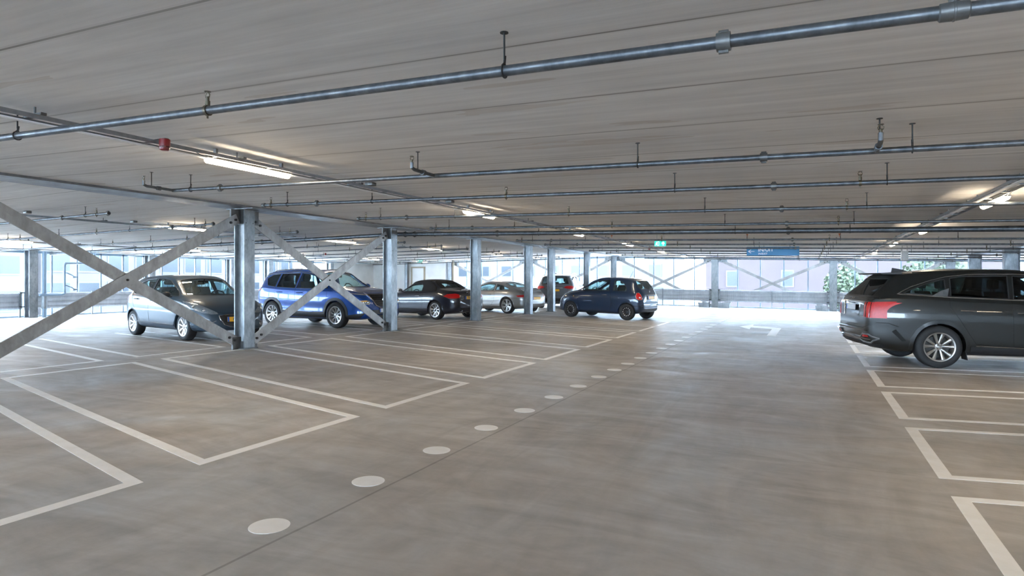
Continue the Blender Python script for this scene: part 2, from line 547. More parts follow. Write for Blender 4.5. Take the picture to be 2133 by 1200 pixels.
# facade frames: one window per bay, mullions + rails
WN = [0]
def window(p, q, ndiv, zlo, zhi, nrm, screen=True, skip=False):
    WN[0] += 1
    p, q = Vector(p), Vector(q)
    nrm = Vector(nrm)
    f = MB()
    for i in range(ndiv):
        c = p.lerp(q, i / ndiv)
        w_ = .028 if 0 < i < ndiv else .035
        f.bar((c.x, c.y, zlo(c.x) - .3), (c.x, c.y, zhi(c.x) + .3), w_ * 2, .06, up=nrm)
    for zz in (zhi, ):
        a = Vector((p.x, p.y, zz(p.x) - .08)); b = Vector((q.x, q.y, zz(q.x) - .08))
        f.bar(a, b, .06, .10)
    a = Vector((p.x, p.y, zlo(p.x) + .03)); b = Vector((q.x, q.y, zlo(q.x) + .03))
    f.bar(a, b, .05, .06)
    o = f.build('window_%d' % WN[0], M['facade'])
    tag(o, kind='structure')
    if screen:
        s = MB()
        off = nrm * -.09
        s.face([s.bm.verts.new(v) for v in ((p.x + off.x, p.y + off.y, zlo(p.x)), (q.x + off.x, q.y + off.y, zlo(q.x)), (q.x + off.x, q.y + off.y, zhi(q.x)), (p.x + off.x, p.y + off.y, zhi(p.x)))])
        s.build('window_screen', M['expanded'], o)
    return o

FX = [XL, -21.15, -15.6, -10.1, -4.5, 1.2, XR, 11.6, 17.1, XE]
for i in range(1, len(FX) - 1):
    window((FX[i], YF + .25, 0), (FX[i + 1], YF + .25, 0), 5, zf, zc, (0, -1, 0))
ly = [y for y in BAYY if y < 31]
for a, b in zip(ly, ly[1:]):
    n = 5 if b - a > 3 else 3
    window((XL - .15, a, 0), (XL - .15, b, 0), n, zf, zc, (1, 0, 0))
mb = MB(); mb.box((XE - .3, Y0, -.7), (XE, Y1, 2.5)); tag(mb.build('wall_right_unseen', M['plaster']), kind='structure')  # unseen wall, added to block daylight and its reflection in the graphite car

# ---- sheet barriers behind welded mesh, one per facade bay
def barrier(p, q, nrm, label, cat='barrier', group=None):
    p, q, nrm = Vector(p), Vector(q), Vector(nrm)
    d = (q - p).normalized()
    o = thing('crash_barrier', (p.x, p.y, zf(p.x)), label, cat, group)
    s = MB()
    prof = [(0.33, .0), (.345, .03), (.43, .03), (.45, .0), (.47, .03), (.60, .03), (.62, .0), (.64, .03), (.77, .03), (.79, 0), (.81, .03), (.93, .03), (.945, 0)]
    ins = .17
    A = [p + d * ins + nrm * t + Vector((0, 0, zf((p + d * ins).x) + z)) for z, t in prof]
    B = [q - d * ins + nrm * t + Vector((0, 0, zf((q - d * ins).x) + z)) for z, t in prof]
    va = [s.bm.verts.new(v) for v in A]; vb = [s.bm.verts.new(v) for v in B]
    va2 = [s.bm.verts.new(v - nrm * .012) for v in A]; vb2 = [s.bm.verts.new(v - nrm * .012) for v in B]
    for i in range(len(prof) - 1):
        s.face([va[i], va[i + 1], vb[i + 1], vb[i]]); s.face([va2[i + 1], va2[i], vb2[i], vb2[i + 1]])
    s.build('barrier_sheet', M['barrier'], o, recalc=False, smooth=10)
    m_ = MB()
    off = nrm * .075
    a, b = p + d * ins + off, q - d * ins + off
    m_.face([m_.bm.verts.new(v) for v in ((a.x, a.y, zf(a.x) + .28), (b.x, b.y, zf(b.x) + .28), (b.x, b.y, zf(b.x) + 1.02), (a.x, a.y, zf(a.x) + 1.02))])
    m_.build('wire_mesh', M['wire'], o)
    mid = (a + b) / 2
    for c in (a + d * .1, mid, b - d * .1):
        k = MB(); k.bar((c.x, c.y, zf(c.x)), (c.x, c.y, zf(c.x) + 1.0), .05, .03, up=nrm)
        k.build('barrier_post', M['galv'], o)
    for c in (a + d * .05, b - d * .05):
        for h in (.42, .96):
            k = MB(); k.box((c.x - .07, c.y - .07, zf(c.x) + h - .02), (c.x + .07, c.y + .07, zf(c.x) + h + .02))
            k.build('clamp', M['black_metal'], o)
names = ['behind the silver coupe', 'behind the blue hatchback, left part', 'left of the middle far column', 'under the blue sign, between the two middle far columns', 'beside the tail of the graphite car', 'beyond the graphite car', 'beyond the right column row', 'at the far right end']
for i in range(1, len(FX) - 1):
    barrier((FX[i], YF, 0), (FX[i + 1], YF, 0), (0, -1, 0), 'grey far facade barrier ' + names[i - 1])
lb = [b for b in zip(ly, ly[1:]) if b[1] > 8]
ln = ['left edge of the view', 'behind the braces left of the near column', 'behind the slate hatchback', 'behind the near column', 'behind the tail of the blue car, short', 'ending at the concrete wall']
for (a, b), t in zip(lb, ln + ['x'] * 4):
    barrier((XL, a, 0), (XL, b, 0), (1, 0, 0), 'corrugated left facade barrier, ' + t)

# ---- ceiling beams
def beam(x, y0, y1, label, wid=.42, dx=0):
    x = x + dx
    o = thing('ceiling_beam', (x, y0, zc(x) - BEAM), label, 'beam', 'steel beams under the slab')
    s = MB()
    pts = [(x - wid / 2, y0, zc(x - wid / 2) + .004), (x - wid / 2, y0, zc(x - wid / 2) - BEAM), (x + wid / 2, y0, zc(x + wid / 2) - BEAM), (x + wid / 2, y0, zc(x + wid / 2) + .004)]
    s.prism(pts, (0, y1 - y0, 0))
    s.build('flange', M['beam'], o)
    s = MB()
    for yy in [y for y in BAYY if y0 < y < y1]:
        s.box((x - wid / 2 - .03, yy - .22, zc(x) - BEAM - .015), (x + wid / 2 + .03, yy + .22, zc(x) - BEAM))
    if s.bm.verts: s.build('splice_plate', M['galv'], o)
    else: s.bm.free()
    return o
beam(XC, Y0 + .3, YF - .2, 'long blue-grey steel beam above the row of columns on the left', wid=.66, dx=.10)
beam(XR, Y0 + .3, YF - .2, 'pale steel beam above the columns at the right edge')
beam(XL + .3, Y0 + .3, YF - .4, 'steel beam along the top of the left facade')

# ---- columns (rolled H sections)
def column(x, y, label, group=None, face='x', gus=(), base=True, wx=.28, wy=.26, name='steel_column'):
    zb, zt = zf(x), zc(x) - BEAM
    o = thing(name, (x, y, zb), label, 'column', group)
    s = MB()
    tf, tw = .022, .014
    if face == 'x':
        s.box((x + wx / 2 - tf, y - wy / 2, zb), (x + wx / 2, y + wy / 2, zt))
        s.box((x - wx / 2, y - wy / 2, zb), (x - wx / 2 + tf, y + wy / 2, zt))
        s.box((x - wx / 2 + tf, y - .05, zb), (x + wx / 2 - tf, y - .036, zt))
    else:
        s.box((x - wx / 2, y - wy / 2, zb), (x + wx / 2, y - wy / 2 + tf, zt))
        s.box((x - wx / 2, y + wy / 2 - tf, zb), (x + wx / 2, y + wy / 2, zt))
        s.box((x - tw / 2, y - wy / 2 + tf, zb), (x + tw / 2, y + wy / 2 - tf, zt))
    s.build('column_section', M['galv'], o)
    if base:
        s = MB(); s.box((x - .19, y - .17, zb - .002), (x + .19, y + .17, zb + .018)); s.build('base_plate', M['galv_dark'], o)
    s = MB(); s.box((x - .22, y - .17, zt - .02), (x + .22, y + .17, zt)); s.build('cap_plate', M['galv_dark'], o)
    if face == 'x':
        for zz in (.28, .62):
            for sy in (-1, 1):
                s = MB()
                s.cyl((x + wx / 2, y + sy * .085, zt - zz), (x + wx / 2 + .004, y + sy * .085, zt - zz), .009, 8)
                s.build('bolt_hole', M['gap'], o)
    if gus:                    # dark stiffener plates closing the web pocket at head and foot
        for za, zb2 in ((zt - .31, zt - .02), (zb + .018, zb + .15)):
            s = MB(); s.box((x - wx / 2 + tf, y - wy / 2 + .012, za), (x + wx / 2 - tf, y - wy / 2 + .03, zb2)); s.build('stiffener_plate', M['galv_dark'], o)
    for g in gus:              # +1 / -1: a gusset on the far / near side, top and bottom
        s = MB(); a, b = sorted((y + g * .10, y + g * .34))
        s.box((x - .02, a, zt - .30), (x + .02, b, zt - .02))
        a2, b2 = sorted((y + g * .08, y + g * .13))
        s.build('gusset_plate', M['galv_dark'], o)
        s = MB(); a, b = sorted((y + g * .10, y + g * .30))
        s.box((x - .02, a, zb), (x + .02, b, zb + .24)); s.build('gusset_plate', M['galv_dark'], o)
    return o
desc = {9.03: ('large galvanised H-column nearest the camera, between the two cross braces', (-1, 1)), 13.87: ('galvanised column right of the bright blue car, end of the second brace', (-1,)),
        18.7: ('galvanised column in front of the black convertible tail', ()), 23.15: ('galvanised column just right of the silver coupe', ()),
        25.65: ('galvanised column in front of the grey car seen from behind', ()), 30.6: ('galvanised column behind the nose of the small navy hatchback', ())}
for y, (lab, g) in desc.items(): column(XC, y, lab, gus=g)
column(XC, 4.2, 'galvanised column just outside the left edge, foot of the near brace', gus=(1,))
for y, lab in ((30.6, 'column at the right edge above the graphite car roof, left one'), (25.65, 'column at the right edge above the graphite car roof, right one'), (18.7, 'column of the right row hidden past the graphite car')):
    column(XR, y, lab, wx=.42)
fl = {1: 'far facade column behind the silver coupe brace, left', 2: 'far facade column behind the column near the silver coupe', 3: 'far facade column behind the roof of the navy hatchback',
      4: 'far facade column left below the blue sign', 5: 'far facade column left of the tail of the graphite car', 6: 'far facade column hidden at the right column row', 7: 'far facade column beyond the right column row'}
for i, lab in fl.items():
    column(FX[i], YF, lab, wx=.34, wy=.3, face='y' if i != 3 else 'x')
for y in ly:
    if y < 8: continue
    lab = {9.03: 'column of the left facade outside the left edge', 13.87: 'left facade column near the left edge with riser pipe beside it', 18.7: 'left facade column behind the crossing of the near brace',
           23.15: 'left facade column behind the windscreen of the slate hatchback', 25.65: 'left facade column just right of the near column', 30.6: 'pale left facade column at the edge of the concrete wall'}[y]
    column(XL + .3, y, lab, wx=.34, wy=.3, gus=())
# concrete stop blocks at the feet of the far facade columns
for i, lab in ((4, 'left below the blue sign'), (5, 'left of the graphite car')):
    for sgn, wd in ((-1, 'left'), (1, 'right')):
        x = FX[i] + sgn * .50
        s = MB(); zb = zf(x)
        s.prism([(x - .28, YF - .55, zb), (x + .28, YF - .55, zb), (x + .28 + sgn * .05, YF - .55, zb + .26), (x - .28 + sgn * .05, YF - .55, zb + .26)], (0, .34, 0))
        tag(s.build('stop_block', M['galv'], origin=(x, YF - .4, zb)), 'low grey block at the %s foot of the far column %s' % (wd, lab), 'block')

column(-24.25, YF - .5, 'slim blue grey column against the pale concrete wall in the far left corner', wx=.2, wy=.16)
mb = MB(); mb.box((-20.95, YF - .1, zf(-21)), (-20.83, YF, zc(-21))); tag(mb.build('trim_1', M['door_wood']), kind='structure')

# ---- cross braces of flat bar
def brace(fixed, a, b, axis, label, w=.17, t=.025, mat_=None, group=None, off=.03, clear=.05):
    """X of two bars between columns at a and b along axis 'x' or 'y'."""
    mat_ = mat_ or M['brace']
    P = (lambda u, z, o_: (fixed + o_, u, z)) if axis == 'y' else (lambda u, z, o_: (u, fixed + o_, z))
    xa = fixed if axis == 'y' else a; xb = fixed if axis == 'y' else b
    o = thing('cross_brace', P((a + b) / 2, zf((xa + xb) / 2), 0), label, 'brace', group)
    e = .20
    lo_a, lo_b = zf(xa) + .10 + clear, zf(xb) + .10 + clear
    hi_a, hi_b = zc(xa) - BEAM - .15 - clear, zc(xb) - BEAM - .15 - clear
    s1 = 1 if axis == 'y' else -1
    up = (1, 0, 0) if axis == 'y' else (0, -1, 0)
    for (u0, z0, u1, z1, so) in ((a + e, lo_a, b - e, hi_b, 1), (a + e, hi_a, b - e, lo_b, -1)):
        oo = s1 * off * (1.05 if so > 0 else 0.0)
        s = MB()
        p, q = Vector(P(u0, z0, oo)), Vector(P(u1, z1, oo))
        s.bar(p, q, w, t, up=up)
        br = s.build('brace_bar', mat_, o)
        d = (q - p).normalized()
        for c in (p + d * .07, p + d * .20, q - d * .07, q - d * .20):
            k = MB(); n_ = Vector(up)
            k.cyl(c + n_ * (t / 2 - .002), c + n_ * (t / 2 + .03), .026, 6)
            k.build('bolt', M['black_metal'], br)
    mid = Vector(P((a + b) / 2, (lo_a + hi_a + lo_b + hi_b) / 4, s1 * off * 1.05))
    k = MB(); n_ = Vector(up); k.cyl(mid, mid + n_ * (t / 2 + .02), .02, 6); k.build('bolt', M['black_metal'], o)
    return o
brace(XC, 4.2, 9.03, 'y', 'big diagonal steel cross brace at the left edge in front of the slate hatchback', w=.19)
brace(XC, 9.03, 13.87, 'y', 'diagonal steel cross brace in front of the bright blue car', w=.19)
fb = [(-21.15, -15.6, 'behind the silver coupe'), (-15.6, -10.1, 'partly hidden by columns behind the navy hatchback nose'), (-10.1, -4.5, 'just right of the navy hatchback roof'), (-4.5, 1.2, 'under the blue exit sign'), (1.2, 6.1, 'behind the roof of the graphite car')]
for a, b, lab in fb:
    brace(YF + .12, a, b, 'x', 'far facade cross brace ' + lab, w=.15, clear=0, group='cross braces of the far facade')
    s = MB()
    for u, sg in ((a, 1), (b, -1)):
        u0, u1 = sorted((u + sg * .1, u + sg * .62))
        s.box((u0, YF + .10, zc(u) - BEAM - .28), (u1, YF + .125, zc(u) - BEAM))
    oo = [o for o in bpy.data.objects if o.name.startswith('cross_brace') and o.get('label', '').endswith(lab)][0]
    s.build('gusset_plate', M['galv'], oo)

# ================================================================== road paint
SL = -.2466
def bay(name, x0, x1, ya, yb, slope, lab, group, wid=.10, back=True, front=True):
    """outline of one bay: end line at x0, side lines to x1, optional back line; slope dy/dx."""
    s = 1 if x1 > x0 else -1
    Y = lambda x, y: y + slope * (x - x0)
    xi = x0 + s * wid * 1.05
    xj = x1 - s * wid
    P = []
    P.append([(x0, Y(x0, ya)), (xi, Y(xi, ya)), (xi, Y(xi, yb)), (x0, Y(x0, yb))])
    P.append([(xi, Y(xi, ya)), (x1, Y(x1, ya)), (x1, Y(x1, ya) + wid), (xi, Y(xi, ya) + wid)])
    P.append([(xi, Y(xi, yb) - wid), (x1, Y(x1, yb) - wid), (x1, Y(x1, yb)), (xi, Y(xi, yb))])
    if back: P.append([(xj, Y(xj, ya) + wid), (x1, Y(x1, ya) + wid), (x1, Y(x1, yb) - wid), (xj, Y(xj, yb) - wid)])
    if not front: P = P[1:]
    c = (x0 + x1) / 2
    o = flat('bay_marking', P, M['white_paint'], origin=(c, Y(c, (ya + yb) / 2), zf(c)))
    return tag(o, lab, 'parking marking', group)
k = 0
for i in range(-1, 9):
    ya = 3.36 + 2.385 * (i - 1); yb = ya + 1.93
    bay('b', -4.28, -10.14, ya, yb, SL, '%s white bay outline from the camera, in the row left of the aisle' % ORD[i + 1], 'white bay outlines left of the aisle')
for i in range(-2, 9):
    ya = 5.72 + 2.29 * (i - 1); yb = ya + 1.85
    bay('b', .915, 6.3, ya, yb, .235, '%s white bay outline from the camera, in the row right of the aisle' % ORD[i + 2], 'white bay outlines right of the aisle')
for i in range(0, 10):
    ya = 2.25 + 2.46 * i; yb = ya + 1.9
    bay('b', -10.76, -16.5, ya, yb, SL, '%s white bay outline behind the column row, counted from the left edge' % ORD[i], 'white bay outlines behind the column row', front=True, back=False)

dots = [1.82, 2.74, 3.66, 4.58, 5.49, 6.41, 7.30, 8.21, 9.14, 9.97, 10.80, 11.7, 12.62, 13.56, 14.5, 15.5, 16.5, 17.5, 18.5, 19.5, 20.5, 21.5]
for i, y in enumerate(dots):
    x = -2.89 + .005 * (y - 2.7)
    r = .118
    o = flat('dot_marking', [[(x + r * math.cos(a * PI / 20), y + r * math.sin(a * PI / 20)) for a in range(40)]], M['white_paint'], origin=(x, y, zf(x)))
    tag(o, '%s round white floor dot of the dotted line, counted from the bottom' % (ORD + ['twenty-first', 'twenty-second'])[i], 'dot marking', 'round white dots along the aisle')
ar = [(-1.96, 21.3), (-1.62, 22.55), (-1.60, 21.95), (-.72, 21.3), (-.76, 18.2), (-.98, 18.2), (-.97, 20.75), (-1.60, 21.1), (-1.58, 20.3)]
tag(flat('arrow_marking', [ar], M['white_paint'], origin=(-1, 20, zf(-1))), 'white bent arrow painted on the aisle pointing left', 'arrow marking')
zs = []
for i in range(7):
    y = 22.9 + i * .72
    tag(flat('crossing_stripe', [[(-4.1, y - .18), (-2.75, y + .12), (-2.75, y + .5), (-4.1, y + .2)]], M['white_paint'], origin=(-3.4, y, zf(-3.4))),
        '%s short white crossing stripe beyond the dotted line, counted from the camera' % ORD[i], 'stripe marking', 'white crossing stripes')
for i in range(4):
    x = -6.2 + i * 2.4
    tag(flat('far_bay_line', [[(x, 29.0), (x + .1, 29.0), (x - .9, 33.4), (x - 1.0, 33.4)]], M['white_paint'], origin=(x, 30, zf(x))),
        '%s slanted white floor line by the far facade, from the left' % ORD[i], 'line marking', 'white lines by the far facade')

# ================================================================== outside
def ext(name, fn, material, label, cat, loc, group=None):
    s = MB(); fn(s)
    return tag(s.build(name, material, origin=loc), label, cat, group)
M['street'] = mat('pale_street', (.78, .77, .75), rough=.9, build=soft_nodes(.6, .1))
o = MB(); o.box((-160, -120, -9.2), (140, 190, -9)); tag(o.build('ground', M['street']), kind='structure')
def mesh_building(name, label, c, ex, ey, zt, wall, glass, rows, cols, face, win=(1.6, 1.5), drop=1.8):
    """box building with recessed windows on one face ('x+' or 'y-')"""
    b = thing(name, (c[0], c[1], -9), label, 'building')
    s = MB(); s.box((c[0] - ex, c[1] - ey, -9), (c[0] + ex, c[1] + ey, zt)); s.build('wall', wall, b)
    for r in range(rows):
        for q in range(cols):
            z = zt - drop - r * 3.1
            if face == 'x+':
                y = c[1] - ey + (q + .5) * 2 * ey / cols; x = c[0] + ex
                f = MB(); f.box((x, y - win[0] / 2 - .12, z - win[1] - .12), (x + .10, y + win[0] / 2 + .12, z + .12))
                g = MB(); g.box((x + .10, y - win[0] / 2, z - win[1]), (x + .12, y + win[0] / 2, z))
            else:
                x = c[0] - ex + (q + .5) * 2 * ex / cols; y = c[1] - ey
                f = MB(); f.box((x - win[0] / 2 - .12, y - .10, z - win[1] - .12), (x + win[0] / 2 + .12, y, z + .12))
                g = MB(); g.box((x - win[0] / 2, y - .12, z - win[1]), (x + win[0] / 2, y - .10, z))
            wv = f.build('window', M['wall_white'], b); g.build('pane', glass, wv)
M['brick_pink'] = mat('pink_cladding', (.030, .0195, .0215), rough=.8, build=soft_nodes(.5, .1))
M['brick_pale'] = mat('pale_brick', (.050, .044, .045), rough=.8, build=soft_nodes(.5, .1))
M['wall_white'] = mat('white_render', (.065, .065, .065), rough=.8, build=soft_nodes(.3, .06))
M['pane'] = mat('outside_pane', (.014, .018, .023), rough=.2, build=soft_nodes(.5, .1))
mesh_building('apartment_block', 'white block with small dark windows outside the left facade', (-66, 22), 5, 9, 5.4, M['wall_white'], M['pane'], 4, 6, 'x+')
mesh_building('apartment_block', 'pale pinkish apartment block with large window grid outside the left facade', (-66, 47), 5, 15, 6.2, M['brick_pale'], M['pane'], 5, 11, 'x+', (1.9, 2.0))
mesh_building('warehouse', 'long pink clad building beyond the far facade', (4, 84), 15, 6, 5.2, M['brick_pink'], M['pane'], 1, 5, 'y-', (1.1, 1.7), 2.6)
mesh_building('office_block', 'white building beyond the far facade behind the navy hatchback', (-34, 92), 17, 6, 5.5, M['wall_white'], M['pane'], 4, 9, 'y-')
M['leaf'] = mat('green_leaf', (.028, .042, .018), rough=.6, build=soft_nodes(2, .35))
M['trunk'] = mat('brown_bark', (.10, .075, .055), rough=.9, build=soft_nodes(8, .2))
def tree(x, y, h, r, label):
    rnd = random.Random(int(x * 10 + y))
    t = thing('street_tree', (x, y, -9), label, 'tree', 'trees outside the facade')
    s = MB(); s.tube([(x, y, -9), (x + .1, y, -4), (x, y, h - r)], [.28, .2, .08], 8); s.build('trunk', M['trunk'], t)
    s = MB()
    for _ in range(1400):
        d = Vector((rnd.gauss(0, 1), rnd.gauss(0, 1), rnd.gauss(0, 1))).normalized() * (r * rnd.uniform(.45, 1.0))
        c = Vector((x, y, h - r * .6)) + Vector((d.x, d.y, d.z * 1.25))
        u = Vector((rnd.uniform(-1, 1), rnd.uniform(-1, 1), rnd.uniform(-1, 1))).normalized() * .22
        v = u.orthogonal().normalized() * .16
        s.face([s.bm.verts.new(c + q) for q in (u, v, -u, -v)])
    s.build('foliage', M['leaf'], t, recalc=False)
tree(3.0, 62, 1.9, 1.7, 'green tree beyond the far facade left of the graphite car')
tree(9.5, 60, 3.2, 2.4, 'green tree seen over the roof of the graphite car')

# ================================================================== services under the ceiling
def pipe_run(Y, x0, x1, r, label, hang=.195, rods=(), cous=(), sprs=(), arms=(), elbow=None, zfun=zc, group=None, name='sprinkler_pipe', ringmat=None):
    Z = lambda x: zfun(x) - hang
    o = thing(name, (x0, Y, Z(x0)), label, 'pipe', group)
    s = MB()
    xs = [x0] + ([XC] if x0 < XC < x1 else []) + [x1]
    s.tube([(x, Y, Z(x)) for x in xs], r, 14)
    s.build('pipe_tube', M['pipe'], o)
    for x in rods:
        k = MB()
        k.cyl((x, Y, Z(x) + r + .03), (x, Y, zfun(x)), .0055, 6)
        k.tube([(x, Y, zfun(x) - .004), (x, Y, zfun(x))], .022, 10)
        k.tube([(x, Y + (r + .006) * math.sin(a * PI / 8), Z(x) + (r + .006) * math.cos(a * PI / 8) + (.012 if a in (0, 16) else 0)) for a in range(16)], .005, 6, closed=True)
        k.tube([(x, Y + .008, Z(x) + r + .05), (x, Y, Z(x) + r)], .008, 6)
        k.build('hanger_rod', M['black_metal'], o)
    for x in cous:
        k = MB(); w_ = .022 + r * .25
        k.lathe([(r + .002, -w_), (r + .013, -w_), (r + .015, 0), (r + .013, w_), (r + .002, w_)], (x, Y, Z(x)), 'x', 14)
        for sg in (1, -1):
            k.cyl((x - .02, Y - .0, Z(x) + sg * (r + .013)), (x + .02, Y, Z(x) + sg * (r + .013)), .012, 8)
        k.build('coupling', M['galv_dark'], o)
    def head(k, x, y, z):
        k.cyl((x, y, z), (x, y, z + .03), .011, 8)
        k.tube([(x - .016, y, z + .03), (x - .02, y, z + .045), (x - .006, y, z + .062)], .0035, 6)
        k.tube([(x + .016, y, z + .03), (x + .02, y, z + .045), (x + .006, y, z + .062)], .0035, 6)
        k.cyl((x - .017, y, z + .03), (x + .017, y, z + .03), .005, 6)
        k.tube([(x, y, z + .064), (x, y, z + .067)], .021, 10)
    for x in sprs:
        k = MB()
        k.cyl((x, Y, Z(x) + r - .004), (x, Y, Z(x) + r + .035), .016, 10)
        k.lathe([(r, -.012), (r + .008, -.012), (r + .008, .012), (r, .012)], (x, Y, Z(x)), 'x', 12)
        k.cyl((x, Y, Z(x) - r - .025), (x, Y, Z(x) - r), .006, 6)
        head(k, x, Y, Z(x) + r + .03)
        k.build('sprinkler_head', M['brass'], o)
    for x, dy in arms:
        k = MB()
        zz = Z(x)
        k.tube([(x, Y, zz), (x, Y + dy * .9, zz + .005), (x, Y + dy, zz + .02), (x, Y + dy, zz + .07)], .018, 10)
        k.lathe([(.02, -.03), (.028, -.03), (.028, .02), (.02, .02)], (x, Y + dy * .5, zz), 'y', 10)
        k.build('branch_arm', M['pipe'], o)
        k = MB(); head(k, x, Y + dy, zz + .065); k.build('sprinkler_head', M['brass'], o)
        k = MB(); k.cyl((x, Y + dy * .75, zz + .02), (x, Y + dy * .75, zfun(x)), .0055, 6); k.tube([(x, Y + dy * .75, zfun(x) - .004), (x, Y + dy * .75, zfun(x))], .022, 10)
        k.build('hanger_rod', M['black_metal'], o)
    if elbow:
        k = MB(); x = x0
        k.lathe([(r, -.03), (r + .012, -.03), (r + .012, .02), (r, .02)], (x + .02, Y, Z(x)), 'x', 12)
        k.ball((x, Y, Z(x)), r + .01, 10)
        k.build('end_cap', M['galv_dark'], o)
    return o
R1, RB = .024, .055
rods = (-7.4, -5.75, -1.39, .74, 3.1, 5.2)
cous = (-6.8, -.325, 5.9)
sprs = (-7.75, -3.57, .5, 4.6)
NP = [5.62, 7.38, 9.76, 12.3, 17.1, 19.4, 21.7, 24.1, 26.5, 28.9, 31.3, 33.7]
pipe_run(2.83, -9.9, 12, .027, 'thick galvanised sprinkler pipe nearest the camera, crossing the top of the picture', rods=(-9.6, -5.72, -1.38, 3.0, 7.4), cous=(-6.8, -.325, 6.1), sprs=(-7.6, -3.53), group=None)
# saddle on the near pipe at the upper right
k = MB(); zz = zp(.50)
k.lathe([(.027, -.05), (.034, -.045), (.036, 0), (.034, .045), (.027, .05)], (.50, 2.83, zz), 'x', 14)
k.cyl((.50, 2.83, zz + .02), (.50, 2.83, zz + .10), .018, 12); k.tube([(.50, 2.83 + .034 * math.sin(a * PI / 8), zz + .034 * math.cos(a * PI / 8)) for a in range(16)], .005, 6, closed=True)
k.cyl((.50, 2.83, zz + .10), (.50, 2.83, zz + .15), .022, 10)
o = [x for x in bpy.data.objects if x.name.startswith('sprinkler_pipe')][0]
k.build('saddle_tee', M['galv_dark'], o)
whr = ['with three upturned arms, second from the camera', 'third from the camera', 'fourth from the camera', 'fifth, just before the main pipe', 'first beyond the main pipe', 'second beyond the main pipe, above the exit sign',
       'third beyond the main pipe, crossing the blue sign', 'fourth beyond the main pipe', 'fifth beyond the main pipe', 'sixth beyond the main pipe', 'seventh beyond the main pipe', 'last before the far facade']
for i, Y in enumerate(NP):
    if i == 0:
        pipe_run(Y, -7.68, 12, R1, 'galvanised sprinkler pipe of the main hall ' + whr[i], rods=(-7.33, -1.39, .73, 3.1), cous=(-6.78, -.325, 6.1), arms=((-7.66, -.42), (-3.56, -.42), (.49, -.34)), group='sprinkler pipes of the main hall')
    else:
        pipe_run(Y, -7.9 - .02 * (i % 3), 16, R1, 'galvanised sprinkler pipe of the main hall ' + whr[i], rods=rods, cous=cous, sprs=sprs, elbow=True, group='sprinkler pipes of the main hall')
pipe_run(14.3, -26.6, 18, RB, 'wide main sprinkler pipe running across the whole hall behind the second column', hang=.18, name='main_pipe',
         rods=(-24, -20.6, -17.2, -13.6, -9.05, -6.02, -1.4, .79, 4.5), cous=(-21.5, -15.4, -10.0, -9.7, -7.17, -.35, 5.8))
for i, (Y, x1, sp) in enumerate(((7.38, -11.9, 0), (9.76, -12.0, 1), (12.3, -12.0, 1), (17.1, -12.0, 0), (19.4, -12.0, 1), (21.7, -12.2, 1), (24.1, -12, 0), (26.5, -12, 1), (28.9, -12, 1), (31.3, -12, 0), (33.7, -12, 1))):
    pipe_run(Y, -26.2, x1, R1 * .95, '%s thin sprinkler pipe of the left hall, counted from the camera side' % ORD[i], hang=.17,
             rods=(-24.5, -20.2, -17.8, -14.9, -12.6), cous=(-22.3, -13.35, x1), sprs=(-24, -19.6, -16.2, -12.25), arms=((-16.0, .35),) if i in (3, 5) else (), group='sprinkler pipes of the left hall')

# ---- cable trays with lamps
def tray(x, y0, y1, drop, label, w=.20, h=.034, step=.7, hangs=1.9):
    o = thing('cable_tray', (x, y0, zc(x) - drop), label, 'cable tray')
    z = zc(x) - drop
    for sx in (-1, 1):
        s = MB(); s.box((x + sx * w / 2 - .006, y0, z), (x + sx * w / 2 + .006, y1, z + h)); 
        s.build('tray_rail', M['tray'], o)
    s = MB(); y = y0 + .1
    s.box((x - w / 2, y - .008, z + .004), (x + w / 2, y + .008, z + .018))
    rung = s.build('tray_rung', M['tray'], o)
    k = 1
    while y + k * step < y1:
        c = rung.copy(); COL.objects.link(c); c.parent = o; c.location = (0, k * step, 0); k += 1
    s = MB()
    s.box((x - .075, y0 + .05, z - .006), (x - .02, y1 - .05, z + .003))
    s.build('cable_cover', M['white'], o)
    y = y0 + 1.0
    while y < y1:
        s = MB()
        s.box((x - w / 2 - .02, y - .02, z + h), (x + w / 2 + .02, y + .02, z + h + .02))
        s.cyl((x, y, z + h), (x, y, zc(x)), .008, 6)
        s.build('tray_hanger', M['galv_dark'], o)
        y += hangs
    return o
tray(-5.42, -2.0, 34.0, .112, 'cable tray with lamps running diagonally from the upper left above the left bay row')
tray(2.10, -2.0, 34.5, .112, 'cable tray with lamps above the graphite car on the right')
tray(-14.2, 2.0, 34.0, .112, 'cable tray in the left hall above the slate hatchback')
tray(-21.9, 4.0, 34.0, .112, 'cable tray in the left hall nearest the left facade')
def lamp(x, y, L, drop, label, group):
    z = zc(x) - drop
    o = thing('tube_lamp', (x, y, z), label, 'lamp', group)
    s = MB()
    n = 12
    prof = [(.052 * math.cos(a), .030 * math.sin(a)) for a in [PI * i / n for i in range(n + 1)]]
    s.prism([(x + p[0], y, z + .012 + p[1]) for p in prof], (0, L, 0)); s.build('lamp_housing', M['housing'], o)
    s = MB()
    prof = [(.046 * math.cos(a), -.046 * math.sin(a)) for a in [PI * i / n for i in range(n + 1)]]
    s.prism([(x + p[0], y + .02, z + .011 + p[1]) for p in prof], (0, L - .04, 0)); s.build('diffuser', M['lamp'], o)
    for yy in (y + .12, y + L - .12):
        s = MB(); s.box((x - .02, yy - .012, z + .03), (x + .02, yy + .012, z + drop)); s.cyl((x - .055, yy, z + .01), (x - .04, yy, z - .02), .004, 6); s.build('lamp_bracket', M['galv_dark'], o)
    s = MB(); s.tube([(x, y, z + .02), (x + .01, y - .06, z + .03), (x + .02, y - .12, z + .045)], .004, 6); s.build('lamp_cable', M['black_metal'], o)
    return o
lt = ['glowing', 'far']
